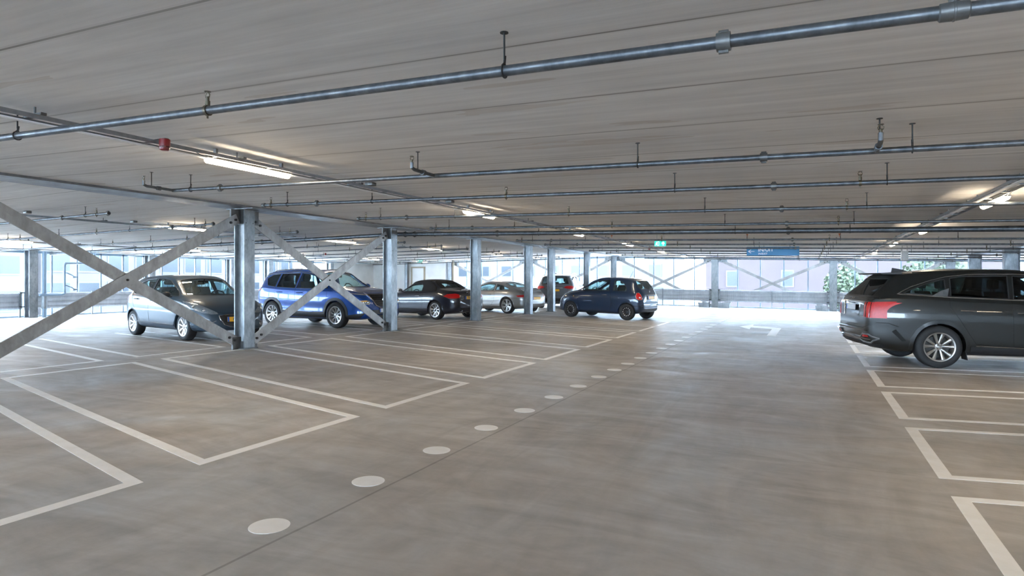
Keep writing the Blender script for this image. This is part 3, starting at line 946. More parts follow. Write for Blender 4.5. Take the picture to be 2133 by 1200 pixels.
for g, (x, drop, ys, L, nm) in enumerate(((-5.47, .128, (-11.4, -6.1, -.9, 4.36, 9.62, 14.9, 20.2, 25.4, 30.7), 1.12, 'on the long main hall tray'), (2.24, .128, (-11.4, -6.1, -.9, 4.36, 9.62, 14.9, 20.2, 25.4, 30.7), 1.12, 'on the tray above the graphite car'),  # lamps behind the camera are unseen, added to light the near end
                                          (-14.0, .105, (-7, -1.3, 4.4, 10.0, 15.9, 21.6, 27.3, 32.2), 1.15, 'of the left hall, inner row'), (-21.7, .105, (4.4, 10.0, 15.9, 21.6, 27.3, 32.2), 1.15, 'of the left hall, outer row'), (9.9, .13, (-6.3, -1.1, 4.1, 9.25, 19.75, 30.1), 1.12, 'added out of view beyond the right columns'))):  # last row: unseen lamps added to brighten the hall near the camera
    for i, y in enumerate(ys):
        lamp(x, y, L, drop, '%s lit tube lamp %s, counted from the camera end' % (ORD[i], nm), 'tube lamps ' + nm)

# ---- red alarm beacons
def beacon(x, y, drop, label, sc=1):
    z = zc(x) - drop
    o = thing('alarm_beacon', (x, y, z), label, 'alarm')
    s = MB()
    s.lathe([(.001, -.045), (.030, -.044), (.040, -.036), (.044, -.01), (.046, .02), (.046, .055), (.001, .055)], (x, y, z), 'z', 20)
    s.build('beacon_body', M['red'], o)
    s = MB(); s.lathe([(.047, -.020), (.0475, -.018), (.0475, -.012), (.047, -.010)], (x, y, z), 'z', 20); s.build('beacon_ring', M['tail_dark'], o)
    s = MB(); s.box((x - .12, y - .02, z + .055), (x + .03, y + .02, z + .063)); s.build('beacon_bracket', M['galv_dark'], o)
beacon(-5.22, 3.74, .13, 'red round alarm beacon on the tray at the upper left')
beacon(-5.3, 23.2, .15, 'small dark red beacon on the tray near the exit sign')
beacon(-19.4, 21.6, .15, 'tiny red beacon in the left hall above the bright blue car')
for x, y, lab in ((-5.2, 17.9, 'small orange detector under the ceiling above the grey car'), (-1.45, 17.9, 'small orange detector above the left part of the blue sign'), (.75, 17.9, 'small orange detector right of the blue sign')):
    s = MB(); z = zc(x)
    s.lathe([(.001, 0), (.028, 0), (.028, -.010), (.010, -.025), (.006, -.08), (.001, -.08)], (x, y, z), 'z', 12)
    tag(s.build('detector', M['orange'], origin=(x, y, z)), lab, 'detector')
for x, y, lab in ((-5.4, 6.9, 'small grey junction box on the long tray past the near lamp'), (-5.4, 9.0, 'small grey junction box on the long tray before the second lamp'), (-14.2, 7.2, 'small junction box on the left hall tray, left one'), (-14.2, 9.4, 'small junction box on the left hall tray, right one')):
    s = MB(); z = zc(x) - .05
    s.rbox((x - .06, y - .05, z - .0), (x + .06, y + .05, z + .045), .006)
    tag(s.build('junction_box', M['galv_dark'], origin=(x, y, z)), lab, 'box')

# ---- signs
def RX(loc, rz=0): return Matrix.Translation(Vector(loc)) @ Matrix.Rotation(rz, 4, 'Z') @ Matrix.Rotation(PI / 2, 4, 'X')
o = thing('direction_sign', (-1.02, 22.5, 2.33), 'blue hanging sign with white arrow and the words IN/UIT', 'sign')
s = MB(); s.prism([(-1.84, 22.5, 2.355), (-.22, 22.5, 2.33), (-.22, 22.5, 2.62), (-1.84, 22.5, 2.645)], (0, .04, 0)); s.build('sign_board', M['blue_sign'], o)
text_mesh('sign_text', 'IN/UIT', .17, M['white'], o, RX((-1.24, 22.493, 2.535)), bold=.002)
text_mesh('sign_text', 'IN/EXIT', .085, M['white'], o, RX((-1.33, 22.493, 2.405)))
s = MB()
s.bar((-1.78, 22.492, 2.492), (-1.59, 22.492, 2.49), .006, .014); s.bar((-1.785, 22.492, 2.492), (-1.70, 22.492, 2.55), .006, .014); s.bar((-1.785, 22.492, 2.492), (-1.70, 22.492, 2.434), .006, .014)
s.build('sign_arrow', M['white'], o)
for x in (-1.6, -.5):
    s = MB(); s.cyl((x, 22.52, 2.6), (x, 22.52, zc(x)), .006, 6); s.build('sign_hanger', M['black_metal'], o)

def exit_sign(x, y, w_, h_, drop, label, rz=0):
    z = zc(x) - drop
    o = thing('exit_sign', (x, y, z), label, 'sign')
    s = MB(); s.box((x - w_ / 2, y, z), (x + w_ / 2, y + .03, z + h_)); s.build('sign_board', M['green_sign'], o)
    s = MB()      # running figure in a doorway + upward arrow
    u = h_ / 10
    cx = x - w_ * .24; cy = y - .004
    P = lambda a, b: (cx + a * u, cy, z + b * u)
    s.prism([P(1.2, 1), P(3.4, 1), P(3.4, 9), P(1.2, 9), P(1.2, 8.2), P(2.6, 8.2), P(2.6, 1.8), P(1.2, 1.8)], (0, .003, 0))
    s.prism([P(-.6 + 1.0 * math.cos(a * PI / 6), 7.6 + 1.0 * math.sin(a * PI / 6)) for a in range(12)], (0, .003, 0))
    s.bar(P(-.8, 6.4), P(-1.4, 4), .003, 1.6 * u, up=(1, 0, 0)); s.bar(P(-1.4, 4.2), P(.5, 2.8), .003, .9 * u); s.bar(P(.5, 2.8), P(.2, 1), .003, .9 * u, up=(1, 0, 0))
    s.bar(P(-1.5, 4.2), P(-2.2, 2.6), .003, .9 * u, up=(1, 0, 0)); s.bar(P(-2.2, 2.6), P(-3.8, 2.4), .003, .9 * u); s.bar(P(-.8, 6.2), P(.9, 4.9), .003, .7 * u); s.bar(P(-1, 6.2), P(-3, 5.2), .003, .7 * u)
    s.build('sign_figure', M['sign_white'], o)
    cx = x + w_ * .27
    s = MB()
    s.prism([P(-.7, 1.3), P(.7, 1.3), P(.7, 6), P(2.5, 4.2), P(2.5, 6), P(0, 8.8), P(-2.5, 6), P(-2.5, 4.2), P(-.7, 6)], (0, .003, 0)); s.build('sign_arrow', M['sign_white'], o)
    s = MB(); s.box((x - w_ / 2, y, z + h_), (x + w_ / 2, y + .04, z + h_ + .03)); s.cyl((x - w_ * .3, y + .02, z + h_), (x - w_ * .3, y + .02, zc(x)), .006, 6); s.cyl((x + w_ * .3, y + .02, z + h_), (x + w_ * .3, y + .02, zc(x)), .006, 6)
    s.build('sign_mount', M['tray'], o)
exit_sign(-3.72, 17.6, .32, .15, .34, 'green escape sign with white running figure and arrow, left of the blue sign')
exit_sign(-21.0, 31.5, .34, .16, .20, 'small green escape sign before the pale concrete wall')
s = MB(); x = 2.9; y = 24.0; z = zc(x)
o = thing('ceiling_box', (x, y, z - .35), 'white box hanging from the ceiling above the graphite car', 'box')
s.rbox((x - .10, y - .06, z - .48), (x + .10, y + .08, z - .18), .01); s.build('box_body', M['housing'], o)
s = MB(); s.cyl((x - .07, y, z - .18), (x - .07, y, z), .008, 6); s.cyl((x + .07, y, z - .18), (x + .07, y, z), .008, 6); s.build('box_hanger', M['galv_dark'], o)

# ---- dry riser with two outlets by the left facade
o = thing('riser_pipe', (XL + .75, 13.9, zf(-26)), 'grey riser pipe with two outlets right of the left facade column', 'pipe')
X_ = XL + .7
s = MB()
s.tube([(X_, 13.95, .95), (X_, 14.75, .95), (X_, 14.85, 1.0), (X_, 14.85, 2.12), (X_, 14.9, 2.2), (X_, 15.9, 2.22), (X_, 16.0, 2.28), (X_, 16.0, zc(X_) - .1)], .045, 10)
s.build('pipe_tube', M['facade'], o)
for z in (1.85, 1.35):
    s = MB(); s.tube([(X_, 14.85, z), (X_ + .05, 15.1, z - .12), (X_ + .05, 15.2, z - .2)], .025, 8); s.tube([(X_ + .05, 15.12, z - .2), (X_ + .05, 15.28, z - .2)], .035, 8); s.build('outlet', M['facade'], o)
o = thing('downpipe', (XL + .62, 14.25, zf(-26)), 'dark downpipe with a pale sleeve standing against the left facade column', 'pipe')
s = MB(); s.cyl((XL + .55, 14.2, zf(-26)), (XL + .55, 14.2, zc(-26) - .1), .075, 14); s.build('pipe_tube', M['facade'], o)
s = MB(); s.cyl((XL + .55, 14.2, .42), (XL + .55, 14.2, 1.0), .10, 16); s.build('pipe_sleeve', M['galv'], o)

# ================================================================== cars
def pchip(pts):
    xs = [p[0] for p in pts]; ys = [p[1] for p in pts]
    n = len(xs)
    h = [xs[i + 1] - xs[i] for i in range(n - 1)]
    d = [(ys[i + 1] - ys[i]) / h[i] for i in range(n - 1)]
    m = [0.0] * n
    m[0], m[-1] = d[0], d[-1]
    for i in range(1, n - 1):
        if d[i - 1] * d[i] > 0:
            w1, w2 = 2 * h[i] + h[i - 1], h[i] + 2 * h[i - 1]
            m[i] = (w1 + w2) / (w1 / d[i - 1] + w2 / d[i])
    def f(x):
        if x <= xs[0]: return ys[0]
        if x >= xs[-1]: return ys[-1]
        i = 0
        while x > xs[i + 1]: i += 1
        t = (x - xs[i]) / h[i]
        return ((2 * t ** 3 - 3 * t * t + 1) * ys[i] + (t ** 3 - 2 * t * t + t) * h[i] * m[i] + (-2 * t ** 3 + 3 * t * t) * ys[i + 1] + (t ** 3 - t * t) * h[i] * m[i + 1])
    return f
def lin(a, b, t): return a + (b - a) * t

def section(S, x, inset=0, zbot=None):
    """half cross-section of the body at station x: list of (y, z) from the bottom centre to the top centre."""
    w_ = S['wid'](x) - inset; zt = S['top'](x) - inset; zb = S['bot'](x) + (inset if zbot is None else 0)
    if zbot is not None: zb = zbot
    zbelt = min(S['belt'](x), zt - .03)
    zbelt = max(zbelt, zb + .06)
    c = S['cab'](x)                                        # 0 on bonnet and boot, 1 in the cabin
    wbelt = w_ * S.get('kb', .955)
    cab_h = max(zt - zbelt, .01)
    wr = lin(w_ * S.get('kh', .80), w_ * S.get('kr', .70), c)
    ze = zt - lin(cab_h * .22, min(.055, cab_h * .4), c)
    H = zbelt - zb
    zm = zb + H * S.get('zmax', .62)
    crease = S.get('crease', 0)
    key = [(0, zb), (w_ * .72, zb), (w_ * .93, zb + H * .06), (w_ * .985, zb + H * .20), (w_ * .995 - crease, zb + H * .42), (w_, zm), (w_ * .992, zb + H * .80), (wbelt + (w_ - wbelt) * .35, zbelt - H * .045), (wbelt, zbelt),
           (lin(wbelt, wr, .35), lin(zbelt, ze, .38)), (lin(wbelt, wr, .72), lin(zbelt, ze, .74)), (wr, ze), (wr * .86, lin(ze, zt, .62)), (wr * .5, lin(ze, zt, .93)), (0, zt)]
    return key
def resample(key, sub):
    out = []
    n = len(key)
    for i in range(n - 1):
        p0 = key[max(i - 1, 0)]; p1 = key[i]; p2 = key[i + 1]; p3 = key[min(i + 2, n - 1)]
        if i == 0: p0 = (-p2[0], p2[1])
        if i == n - 2: p3 = (-p1[0], p1[1])
        for k in range(sub):
            t = k / sub
            out.append(tuple(.5 * ((2 * b) + (c_ - a) * t + (2 * a - 5 * b + 4 * c_ - d_) * t * t + (-a + 3 * b - 3 * c_ + d_) * t ** 3) if sub > 1 else b for a, b, c_, d_ in zip(p0, p1, p2, p3)))
    out.append(key[-1])
    return out
def loft(S, x0, x1, n, inset=0, zbot=None, sub=3, cluster=True):
    bm = bmesh.new()
    rings = []
    for i in range(n + 1):
        t = i / n
        if cluster: t = lin(t, (1 - math.cos(PI * t)) / 2, .75)
        x = lin(x0, x1, t)
        half = resample(section(S, x, inset, zbot), sub)
        half = [(max(y, 0), z) for y, z in half]
        pts = [(y, z) for y, z in half] + [(-y, z) for y, z in half[-2:0:-1]]
        rings.append([bm.verts.new((x, y, z)) for y, z in pts])
    for A, B in zip(rings, rings[1:]):
        m = len(A)
        for k in range(m): bm.faces.new([A[k], A[(k + 1) % m], B[(k + 1) % m], B[k]])
    bm.faces.new(rings[0][::-1]); bm.faces.new(rings[-1])
    bmesh.ops.recalc_face_normals(bm, faces=bm.faces[:])
    return bm
def tmp_obj(bm, name='cutter'):
    me = bpy.data.meshes.new(name); bm.to_mesh(me); bm.free()
    o = bpy.data.objects.new(name, me); COL.objects.link(o)
    return o
def boolean(o, cut, op='DIFFERENCE'):
    md = o.modifiers.new('b', 'BOOLEAN'); md.operation = op; md.solver = 'EXACT'; md.object = cut
    dg = bpy.context.evaluated_depsgraph_get()
    me = bpy.data.meshes.new_from_object(o.evaluated_get(dg))
    o.modifiers.clear(); old = o.data; o.data = me
    bpy.data.meshes.remove(old)
    cm = cut.data; bpy.data.objects.remove(cut); bpy.data.meshes.remove(cm)
def finish(o, ang=32):
    bm = bmesh.new(); bm.from_mesh(o.data)
    bmesh.ops.dissolve_degenerate(bm, dist=1e-4, edges=bm.edges[:])
    for f in bm.faces: f.smooth = True
    for e in bm.edges: e.smooth = len(e.link_faces) == 2 and e.calc_face_angle(0) < math.radians(ang)
    bm.to_mesh(o.data); bm.free()

PROJ = {'side': lambda u, v, s: (Vector((u, 3 * s, v)), Vector((0, -s, 0))),
        'top': lambda u, v, s: (Vector((u, v, 4)), Vector((0, 0, -1))),
        'front': lambda u, v, s: (Vector((6, u, v)), Vector((-1, 0, 0))),
        'rear': lambda u, v, s: (Vector((-6, u, v)), Vector((1, 0, 0))),
        'fside': lambda u, v, s: (Vector((6, 0, 0)), Vector((-1, 0, 0)))}
class Car:
    def __init__(s, S, label, group=None):
        s.S = S
        s.root = thing('parked_car', (0, 0, 0), label, 'car', group, world=False)
        bm = loft(S, S['x0'], S['x1'], S.get('n', 74))
        s.bvh = BVHTree.FromBMesh(bm)
        s.body = tmp_obj(bm, 'body')
        s.body.parent = s.root
        s.body.data.materials.append(S['paint'])
    def hit(s, u, v, mode, sd=1, off=0.0):
        o, d = PROJ[mode](u, v, sd)
        h, n, i, q = s.bvh.ray_cast(o, d)
        if h is None: return None
        if n.dot(d) > 0: n = -n
        return h + n * off
    def hollow(s, xa, xb, zfloor=.38, inset=.055):
        bm = loft(s.S, xa, xb, 40, inset=inset, zbot=zfloor, cluster=False)
        boolean(s.body, tmp_obj(bm))
    def cut(s, poly, mode, depth=(.30, 1.4)):
        for sd in ((1, -1) if mode == 'side' else (1,)):
            mb = MB()
            if mode == 'side': mb.prism([(u, depth[0] * sd, v) for u, v in poly], (0, (depth[1] - depth[0]) * sd, 0))
            elif mode == 'top': mb.prism([(u, v, depth[0]) for u, v in poly], (0, 0, depth[1] - depth[0]))
            else: mb.prism([(depth[0], u, v) for u, v in poly], (depth[1] - depth[0], 0, 0))
            bmesh.ops.recalc_face_normals(mb.bm, faces=mb.bm.faces[:])
            boolean(s.body, tmp_obj(mb.bm))
    def wells(s, xs, R, ydepth=.30, zc_=None, k=1.12):
        for x in xs:
            for sd in (1, -1):
                mb = MB()
                w_ = s.S['wid'](x)
                n = 36
                zc0 = R if zc_ is None else zc_
                pts = []
                for a in range(n + 1):
                    t = PI * a / n
                    pts.append((x + R * k * math.cos(t), (w_ - ydepth) * sd, zc0 + R * k * math.sin(t)))
                pts += [(x - R * k, (w_ - ydepth) * sd, -.2), (x + R * k, (w_ - ydepth) * sd, -.2)]
                mb.prism(pts, (0, (ydepth + .4) * sd, 0))
                bmesh.ops.recalc_face_normals(mb.bm, faces=mb.bm.faces[:])
                boolean(s.body, tmp_obj(mb.bm))
    def patch(s, name, poly, mode, material, off=.004, sd=1, parent=None, thick=.006, g=.05, smooth=60):
        """a piece of surface following the body, outlined by poly in the given view."""
        bm = bmesh.new()
        bm.faces.new([bm.verts.new((u, v, 0)) for u, v in poly])
        us = [p[0] for p in poly]; vs = [p[1] for p in poly]
        for ax, lo, hi in ((0, min(us), max(us)), (1, min(vs), max(vs))):
            k = lo + g
            while k < hi - .005:
                co = [0, 0, 0]; no = [0, 0, 0]; co[ax] = k; no[ax] = 1
                bmesh.ops.bisect_plane(bm, geom=bm.verts[:] + bm.edges[:] + bm.faces[:], plane_co=co, plane_no=no, dist=1e-5)
                k += g
        d = PROJ[mode](0, 0, sd)[1]
        last = None; bad = []
        for v in bm.verts:
            h = s.hit(v.co.x, v.co.y, mode, sd, off)
            if h is None: bad.append(v)
            else: v.co = h; last = h
        if bad: bmesh.ops.delete(bm, geom=bad, context='VERTS')
        if thick and bm.faces:
            r = bmesh.ops.extrude_face_region(bm, geom=bm.faces[:])
            nv = [e for e in r['geom'] if isinstance(e, bmesh.types.BMVert)]
            bmesh.ops.translate(bm, verts=nv, vec=-d * thick)
        bmesh.ops.recalc_face_normals(bm, faces=bm.faces[:])
        for f in bm.faces: f.smooth = True
        for e in bm.edges: e.smooth = len(e.link_faces) == 2 and e.calc_face_angle(0) < math.radians(smooth)
        me = bpy.data.meshes.new(name); bm.to_mesh(me); bm.free()
        me.materials.append(material)
        o = bpy.data.objects.new(name, me); COL.objects.link(o); o.parent = parent or s.root
        return o
    def line(s, name, pts, mode, material, r=.004, sd=1, off=.0, parent=None, closed=False, mb=None, step=.04, n=6):
        P = []
        pp = list(pts) + ([pts[0]] if closed else [])
        for a, b in zip(pp, pp[1:]):
            L = math.hypot(b[0] - a[0], b[1] - a[1]); m = max(1, int(L / step))
            for i in range(m): P.append((lin(a[0], b[0], i / m), lin(a[1], b[1], i / m)))
        if not closed: P.append(pp[-1])
        H = [s.hit(u, v, mode, sd, off) for u, v in P]
        H = [h for h in H if h is not None]
        if len(H) < 3: return None
        k = mb or MB()
        k.tube(H, r, n, closed=closed)
        if mb is None: return k.build(name, material, parent or s.root)
    def seams(s, lines, r=.0045):
        for mode, pts in lines:
            for sd in ((1, -1) if mode == 'side' else (1,)): s.line('door_seam', pts, mode, M['gap'], r=r, sd=sd, off=-.002)
    def window(s, name, poly, mode, material, trim=None, tr=.010, both=True, cut=True, depth=(.30, 1.4), inset=.008):
        if cut: s.cut(poly, mode, depth)
        for sd in ((1, -1) if mode == 'side' and both else (1,)):
            o = s.patch(name, poly, mode, material, off=-inset, sd=sd, thick=.004, g=.07)
            if trim is not None: s.line('window_trim', poly, mode, trim, r=tr, sd=sd, off=-.003, closed=True, parent=o)
    def arch(s, x, R, k=1.12, r=.012, material=None, wide=0, a0=-12, a1=192):
        """wheel-arch edge: a round bead, or a flat cladding band when wide > 0."""
        for sd in (1, -1):
            if wide:
                outer, inner = [], []
                for a in range(a0, a1 + 1, 6):
                    t = math.radians(a)
                    inner.append((x + R * k * .985 * math.cos(t), R + R * k * .985 * math.sin(t)))
                    outer.append((x + (R * k + wide) * math.cos(t), R + (R * k + wide) * math.sin(t)))
                bm = MB(); prev = None
                for pi, po in zip(inner, outer):
                    hi = s.hit(pi[0], max(pi[1], s.S['bot'](x) + .03), 'side', sd, .0); ho = s.hit(po[0], max(po[1], s.S['bot'](x) + .03), 'side', sd, .0)
                    if hi is None or ho is None: prev = None; continue
                    hi = hi + Vector((0, sd * .014, 0)); ho1 = ho + Vector((0, sd * .010, 0)); ho2 = ho + Vector((0, -sd * .01, 0)); hi2 = hi + Vector((0, -sd * .04, 0))
                    cur = [bm.bm.verts.new(q) for q in (hi2, hi, ho1, ho2)]
                    if prev:
                        for j in range(3): bm.face([prev[j], prev[j + 1], cur[j + 1], cur[j]])
                    prev = cur
                bm.build('wheel_arch', material, s.root, smooth=50)
            else:
                pts = [(x + (R * k) * math.cos(math.radians(a)), R + R * k * math.sin(math.radians(a))) for a in range(0, 181, 6)]
                s.line('wheel_arch', pts, 'side', material, r=r, sd=sd, off=-.002)
    def place(s, anchor, local, heading, scale=1.0):
        c, q = math.cos(heading), math.sin(heading)
        lx, ly = local[0] * scale, local[1] * scale
        X, Y = anchor[0] - (c * lx - q * ly), anchor[1] - (q * lx + c * ly)
        s.root.location = (X, Y, zf(X) + .001)
        k = -.0144 if X > XC else .004
        # lean with the cross-fall of the floor
        n = Vector((-k, 0, 1)).normalized()
        rot = n.rotation_difference(Vector((0, 0, 1))).inverted().to_matrix().to_4x4() @ Matrix.Rotation(heading, 4, 'Z')
        s.root.rotation_euler = rot.to_euler()
        s.root.scale = (scale,) * 3
        bpy.context.view_layer.update()

def wheel_parts(R, wid, rr, style, rim, dark, spokes=5, lug='chrome'):
    """meshes for one wheel, outer face towards +y, centre at origin"""
    t = MB()
    h = wid / 2
    t.lathe([(rr, -h * .92), (rr + .012, -h), (lin(rr, R, .5), -h * 1.04), (R - .018, -h * .93), (R - .004, -h * .74), (R, -h * .4), (R, h * .4), (R - .004, h * .74), (R - .018, h * .93), (lin(rr, R, .5), h * 1.04), (rr + .012, h), (rr, h * .92)], n=44)
    for g in (-.45, -.15, .15, .45): t.lathe([(R + .0005, h * g - .004), (R + .0012, h * g), (R + .0005, h * g + .004)], n=44)
    r_ = MB(); r_.m(rim)
    r_.lathe([(rr - .03, -h * .8), (rr - .02, h * .2), (rr - .016, h * .72), (rr - .004, h * .86), (rr + .010, h * .93), (rr + .006, h * .99), (rr - .012, h * .96), (rr - .022, h * .78)], n=44)
    y0 = h * .66
    hub = .06
    def spoke(a, w0, w1, ya=None, th=.022, r0=.035, r1=None, a1=None):
        r1 = r1 or rr - .014; ya = ya or (y0 * .92, h * .84)
        a1 = a if a1 is None else a1
        vs = []
        for r, w_, yy, aa in ((r0, w0, ya[0], a), (lin(r0, r1, .55), lin(w0, w1, .5), ya[0] + (ya[1] - ya[0]) * .35, lin(a, a1, .8)), (r1, w1, ya[1], a1)):
            c, s_ = math.cos(aa), math.sin(aa)
            P = []
            for sw, dy in ((-1, -th), (-1, -.004), (-.55, .004), (.55, .004), (1, -.004), (1, -th)):
                x, z = r * c - sw * w_ / 2 * s_, r * s_ + sw * w_ / 2 * c
                P.append(r_.bm.verts.new((x, yy + dy, z)))
            vs.append(P)
        for A, B in zip(vs, vs[1:]):
            for k in range(6): r_.face([A[k], A[(k + 1) % 6], B[(k + 1) % 6], B[k]])
        r_.face(vs[0][::-1]); r_.face(vs[-1])
    if style == 'twin':                       # pairs of spokes
        for i in range(spokes):
            a = 2 * PI * i / spokes + PI / 2
            for d, e in ((-.17, .05), (.17, -.05)):
                c0 = a + d * .4; 
                spoke(a + d, .034, .042)
    elif style == 'vee':                      # pairs that spread towards the rim
        for i in range(spokes):
            a = 2 * PI * i / spokes + PI / 2
            for d in (-1, 1): spoke(a + d * .16, .030, .060, a1=a + d * .29, r0=.05)
    elif style == 'single':
        for i in range(spokes): spoke(2 * PI * i / spokes + PI / 2, .036, .050)
    elif style == 'wedge':                    # broad spokes, wide at the rim
        for i in range(spokes):
            spoke(2 * PI * i / spokes + PI / 2, .030, .075)
    elif style == 'fine':                     # many fine forked spokes
        for i in range(spokes):
            a = 2 * PI * i / spokes + PI / 2
            spoke(a - .09, .014, .020); spoke(a + .09, .014, .020); spoke(a, .022, .016, r1=rr * .62)
    elif style == 'steel':
        r_.lathe([(rr - .02, h * .25), (rr * .80, h * .55), (rr * .62, h * .62), (rr * .45, h * .30), (.05, h * .42), (.001, h * .42)], n=36)
    r_.m(rim); hubm = MB(); hubm.lathe([(.001, y0 + .016), (.022, y0 + .015), (.030, y0 + .008), (.034, y0 - .01)], n=20)
    lugs = r_; r_.m(M['black_metal'])
    for i in range(5):
        a = 2 * PI * i / 5; lugs.cyl((.048 * math.cos(a), y0 - .02, .048 * math.sin(a)), (.048 * math.cos(a), y0 + .002, .048 * math.sin(a)), .008, 8)
    r_.m(rim)
    r_.lathe([(.034, y0 + .002), (.062, y0 - .004), (.066, y0 - .03), (.034, y0 - .034)], n=24)
    holes = None
    if style == 'steel':
        holes = r_; r_.m(M['tail_white'])
        for i in range(12):
            a = 2 * PI * i / 12; c, s_ = math.cos(a), math.sin(a); r = rr * .72
            holes.tube([(r * c, h * .50, r * s_), (r * c, h * .605, r * s_)], .017, 10)
    disc = MB(); disc.lathe([(.05, h * .05), (rr * .78, h * .05), (rr * .78, h * .12), (.05, h * .12)], n=36)
    back = MB(); back.lathe([(.001, -h * .1), (rr - .025, -h * .1)], n=36)
    return t, r_, hubm, lugs, disc, back, holes
def add_wheels(car, xs, track, R, wid, rr, style, rim, spokes=5, hubmat=None, steer=0):
    t, r_, hb, lg, dc, bk, holes = wheel_parts(R, wid, rr, style, rim, None, spokes)
    first = t.build('wheel', M['tyre'], car.root, smooth=50)
    parts = [r_.build('rim', rim, first, smooth=40), hb.build('hub_cap', hubmat or rim, first), dc.build('brake_disc', M['disc'], first), bk.build('wheel_back', M['interior'], first)]
    k = 0
    for x in xs:
        for sd in (1, -1):
            o = first if k == 0 else first.copy()
            if k: 
                COL.objects.link(o)
                for p in parts:
                    q = p.copy(); COL.objects.link(q); q.parent = o
            o.parent = car.root
            o.location = (x, sd * track / 2, R)
            a = 0 if sd == 1 else PI
            if x == max(xs): a += steer
            o.rotation_euler = (0, 0, a)
            k += 1
def seat(car, x, y, z0, w_=.48, h=.62, rec=.18, name='seat'):
    s = MB()
    s.rbox((x - .26, y - w_ / 2, z0 - .08), (x + .26, y + w_ / 2, z0 + .08), .05)
    o = s.build(name, M['seat'], car.root)
    s = MB()
    pts = [(x - .20, z0), (x - .08, z0), (x - .10 - rec, z0 + h), (x - .20 - rec, z0 + h)]
    s.prism([(px, y - w_ / 2 + .02, pz) for px, pz in pts], (0, w_ - .04, 0)); s.build('seat_back', M['seat'], o)
    s = MB(); s.rbox((x - .21 - rec, y - .13, z0 + h + .05), (x - .11 - rec, y + .13, z0 + h + .23), .04); s.cyl((x - .16 - rec, y - .05, z0 + h), (x - .16 - rec, y - .05, z0 + h + .08), .008, 6); s.cyl((x - .16 - rec, y + .05, z0 + h), (x - .16 - rec, y + .05, z0 + h + .08), .008, 6)
    s.build('headrest', M['seat'], o)
def steering(car, x, y, z, r=.18):
    s = MB(); t = math.radians(25)
    s.tube([(x - r * math.sin(a) * math.sin(t) * 1, y + r * math.cos(a), z + r * math.sin(a) * math.cos(t)) for a in [2 * PI * i / 24 for i in range(24)]], .014, 8, closed=True)
    s.cyl((x, y, z), (x + .25, y, z - .12), .03, 8); s.bar((x, y - r, z), (x, y + r, z), .02, .03)
    s.build('steering_wheel', M['interior'], car.root)
def mirror_(car, x, y, z, cap, L=.20, H=.14, W=.11):
    for sd in (1, -1):
        s = MB(); s.ball((x, sd * (y + .10), z), 1, 14, (W / 2 * 1.15, L / 2, H / 2))
        o = s.build('side_mirror', cap, car.root)
        s = MB(); s.bar((x + .02, sd * (y - .04), z - .05), (x, sd * (y + .06), z - .04), .05, .03); s.build('mirror_arm', M['plastic'], o)
        s = MB(); s.prism([(x - W / 2 * 1.02, sd * (y + .10) + L * .38 * math.cos(a), z + H * .34 * math.sin(a)) for a in [2 * PI * i / 16 for i in range(16)]], (.02, 0, 0)); s.build('mirror_glass', M['chrome'], o)
def plate(car, x, y, z, face, text, yellow=True, w_=.52, h_=.11, tilt=0, dark=False):
    """face=+1 front, -1 rear; centre on (x, y, z)"""
    o = MB(); o.rbox((-w_ / 2, -h_ / 2, -.005), (w_ / 2, h_ / 2, .005), .004, 1)
    T = Matrix.Translation((x, y, z)) @ Matrix.Rotation(PI / 2 * face, 4, 'Z') @ Matrix.Rotation(PI / 2 - tilt, 4, 'X')
    o.bm.transform(T)
    p = o.build('license_plate', M['plate_y'] if yellow else M['plate_w'], car.root)
    b = MB(); b.box((-w_ / 2 + .004, -h_ / 2 + .004, .005), (-w_ / 2 + .045, h_ / 2 - .004, .0062)); b.bm.transform(T); b.build('plate_band', M['plate_b'], p)
    if text: text_mesh('plate_text', text, h_ * .92, M['ink'], p, T @ Matrix.Translation((.022, 0, .0055)), extrude=.0008, bold=.001, sx=.85)
    f = MB(); f.tube([T @ Vector(q) for q in ((-w_ / 2, -h_ / 2, 0), (w_ / 2, -h_ / 2, 0), (w_ / 2, h_ / 2, 0), (-w_ / 2, h_ / 2, 0))], .006, 6, closed=True); f.build('plate_frame', M['plastic'], p)
    return p
def handles(car, pts, material, L=.19):
    for x, z in pts:
        for sd in (1, -1):
            a = car.hit(x - L / 2, z, 'side', sd); b = car.hit(x + L / 2, z, 'side', sd)
            if a is None or b is None: continue
            o_ = Vector((0, sd * .032, 0)); m_ = (a + b) / 2 + o_ * 1.1
            s = MB(); s.tube([a - o_ * .2, a + o_ * .8, m_, b + o_ * .8, b - o_ * .2], [.010, .012, .013, .012, .010], 8); s.build('door_handle', material, car.root)
def floorpan(car, x0, x1, z, w_, tunnel=True):
    s = MB(); s.rbox((x0, -w_, z), (x1, w_, z + .12), .02); s.build('underbody', M['plastic'], car.root)
def dash(car, x, z, w_, d=.38):
    s = MB(); s.rbox((x - d, -w_, z - .22), (x + .02, w_, z), .05); s.build('dashboard', M['interior'], car.root)

def prof(**k): return {a: pchip(b) for a, b in k.items()}

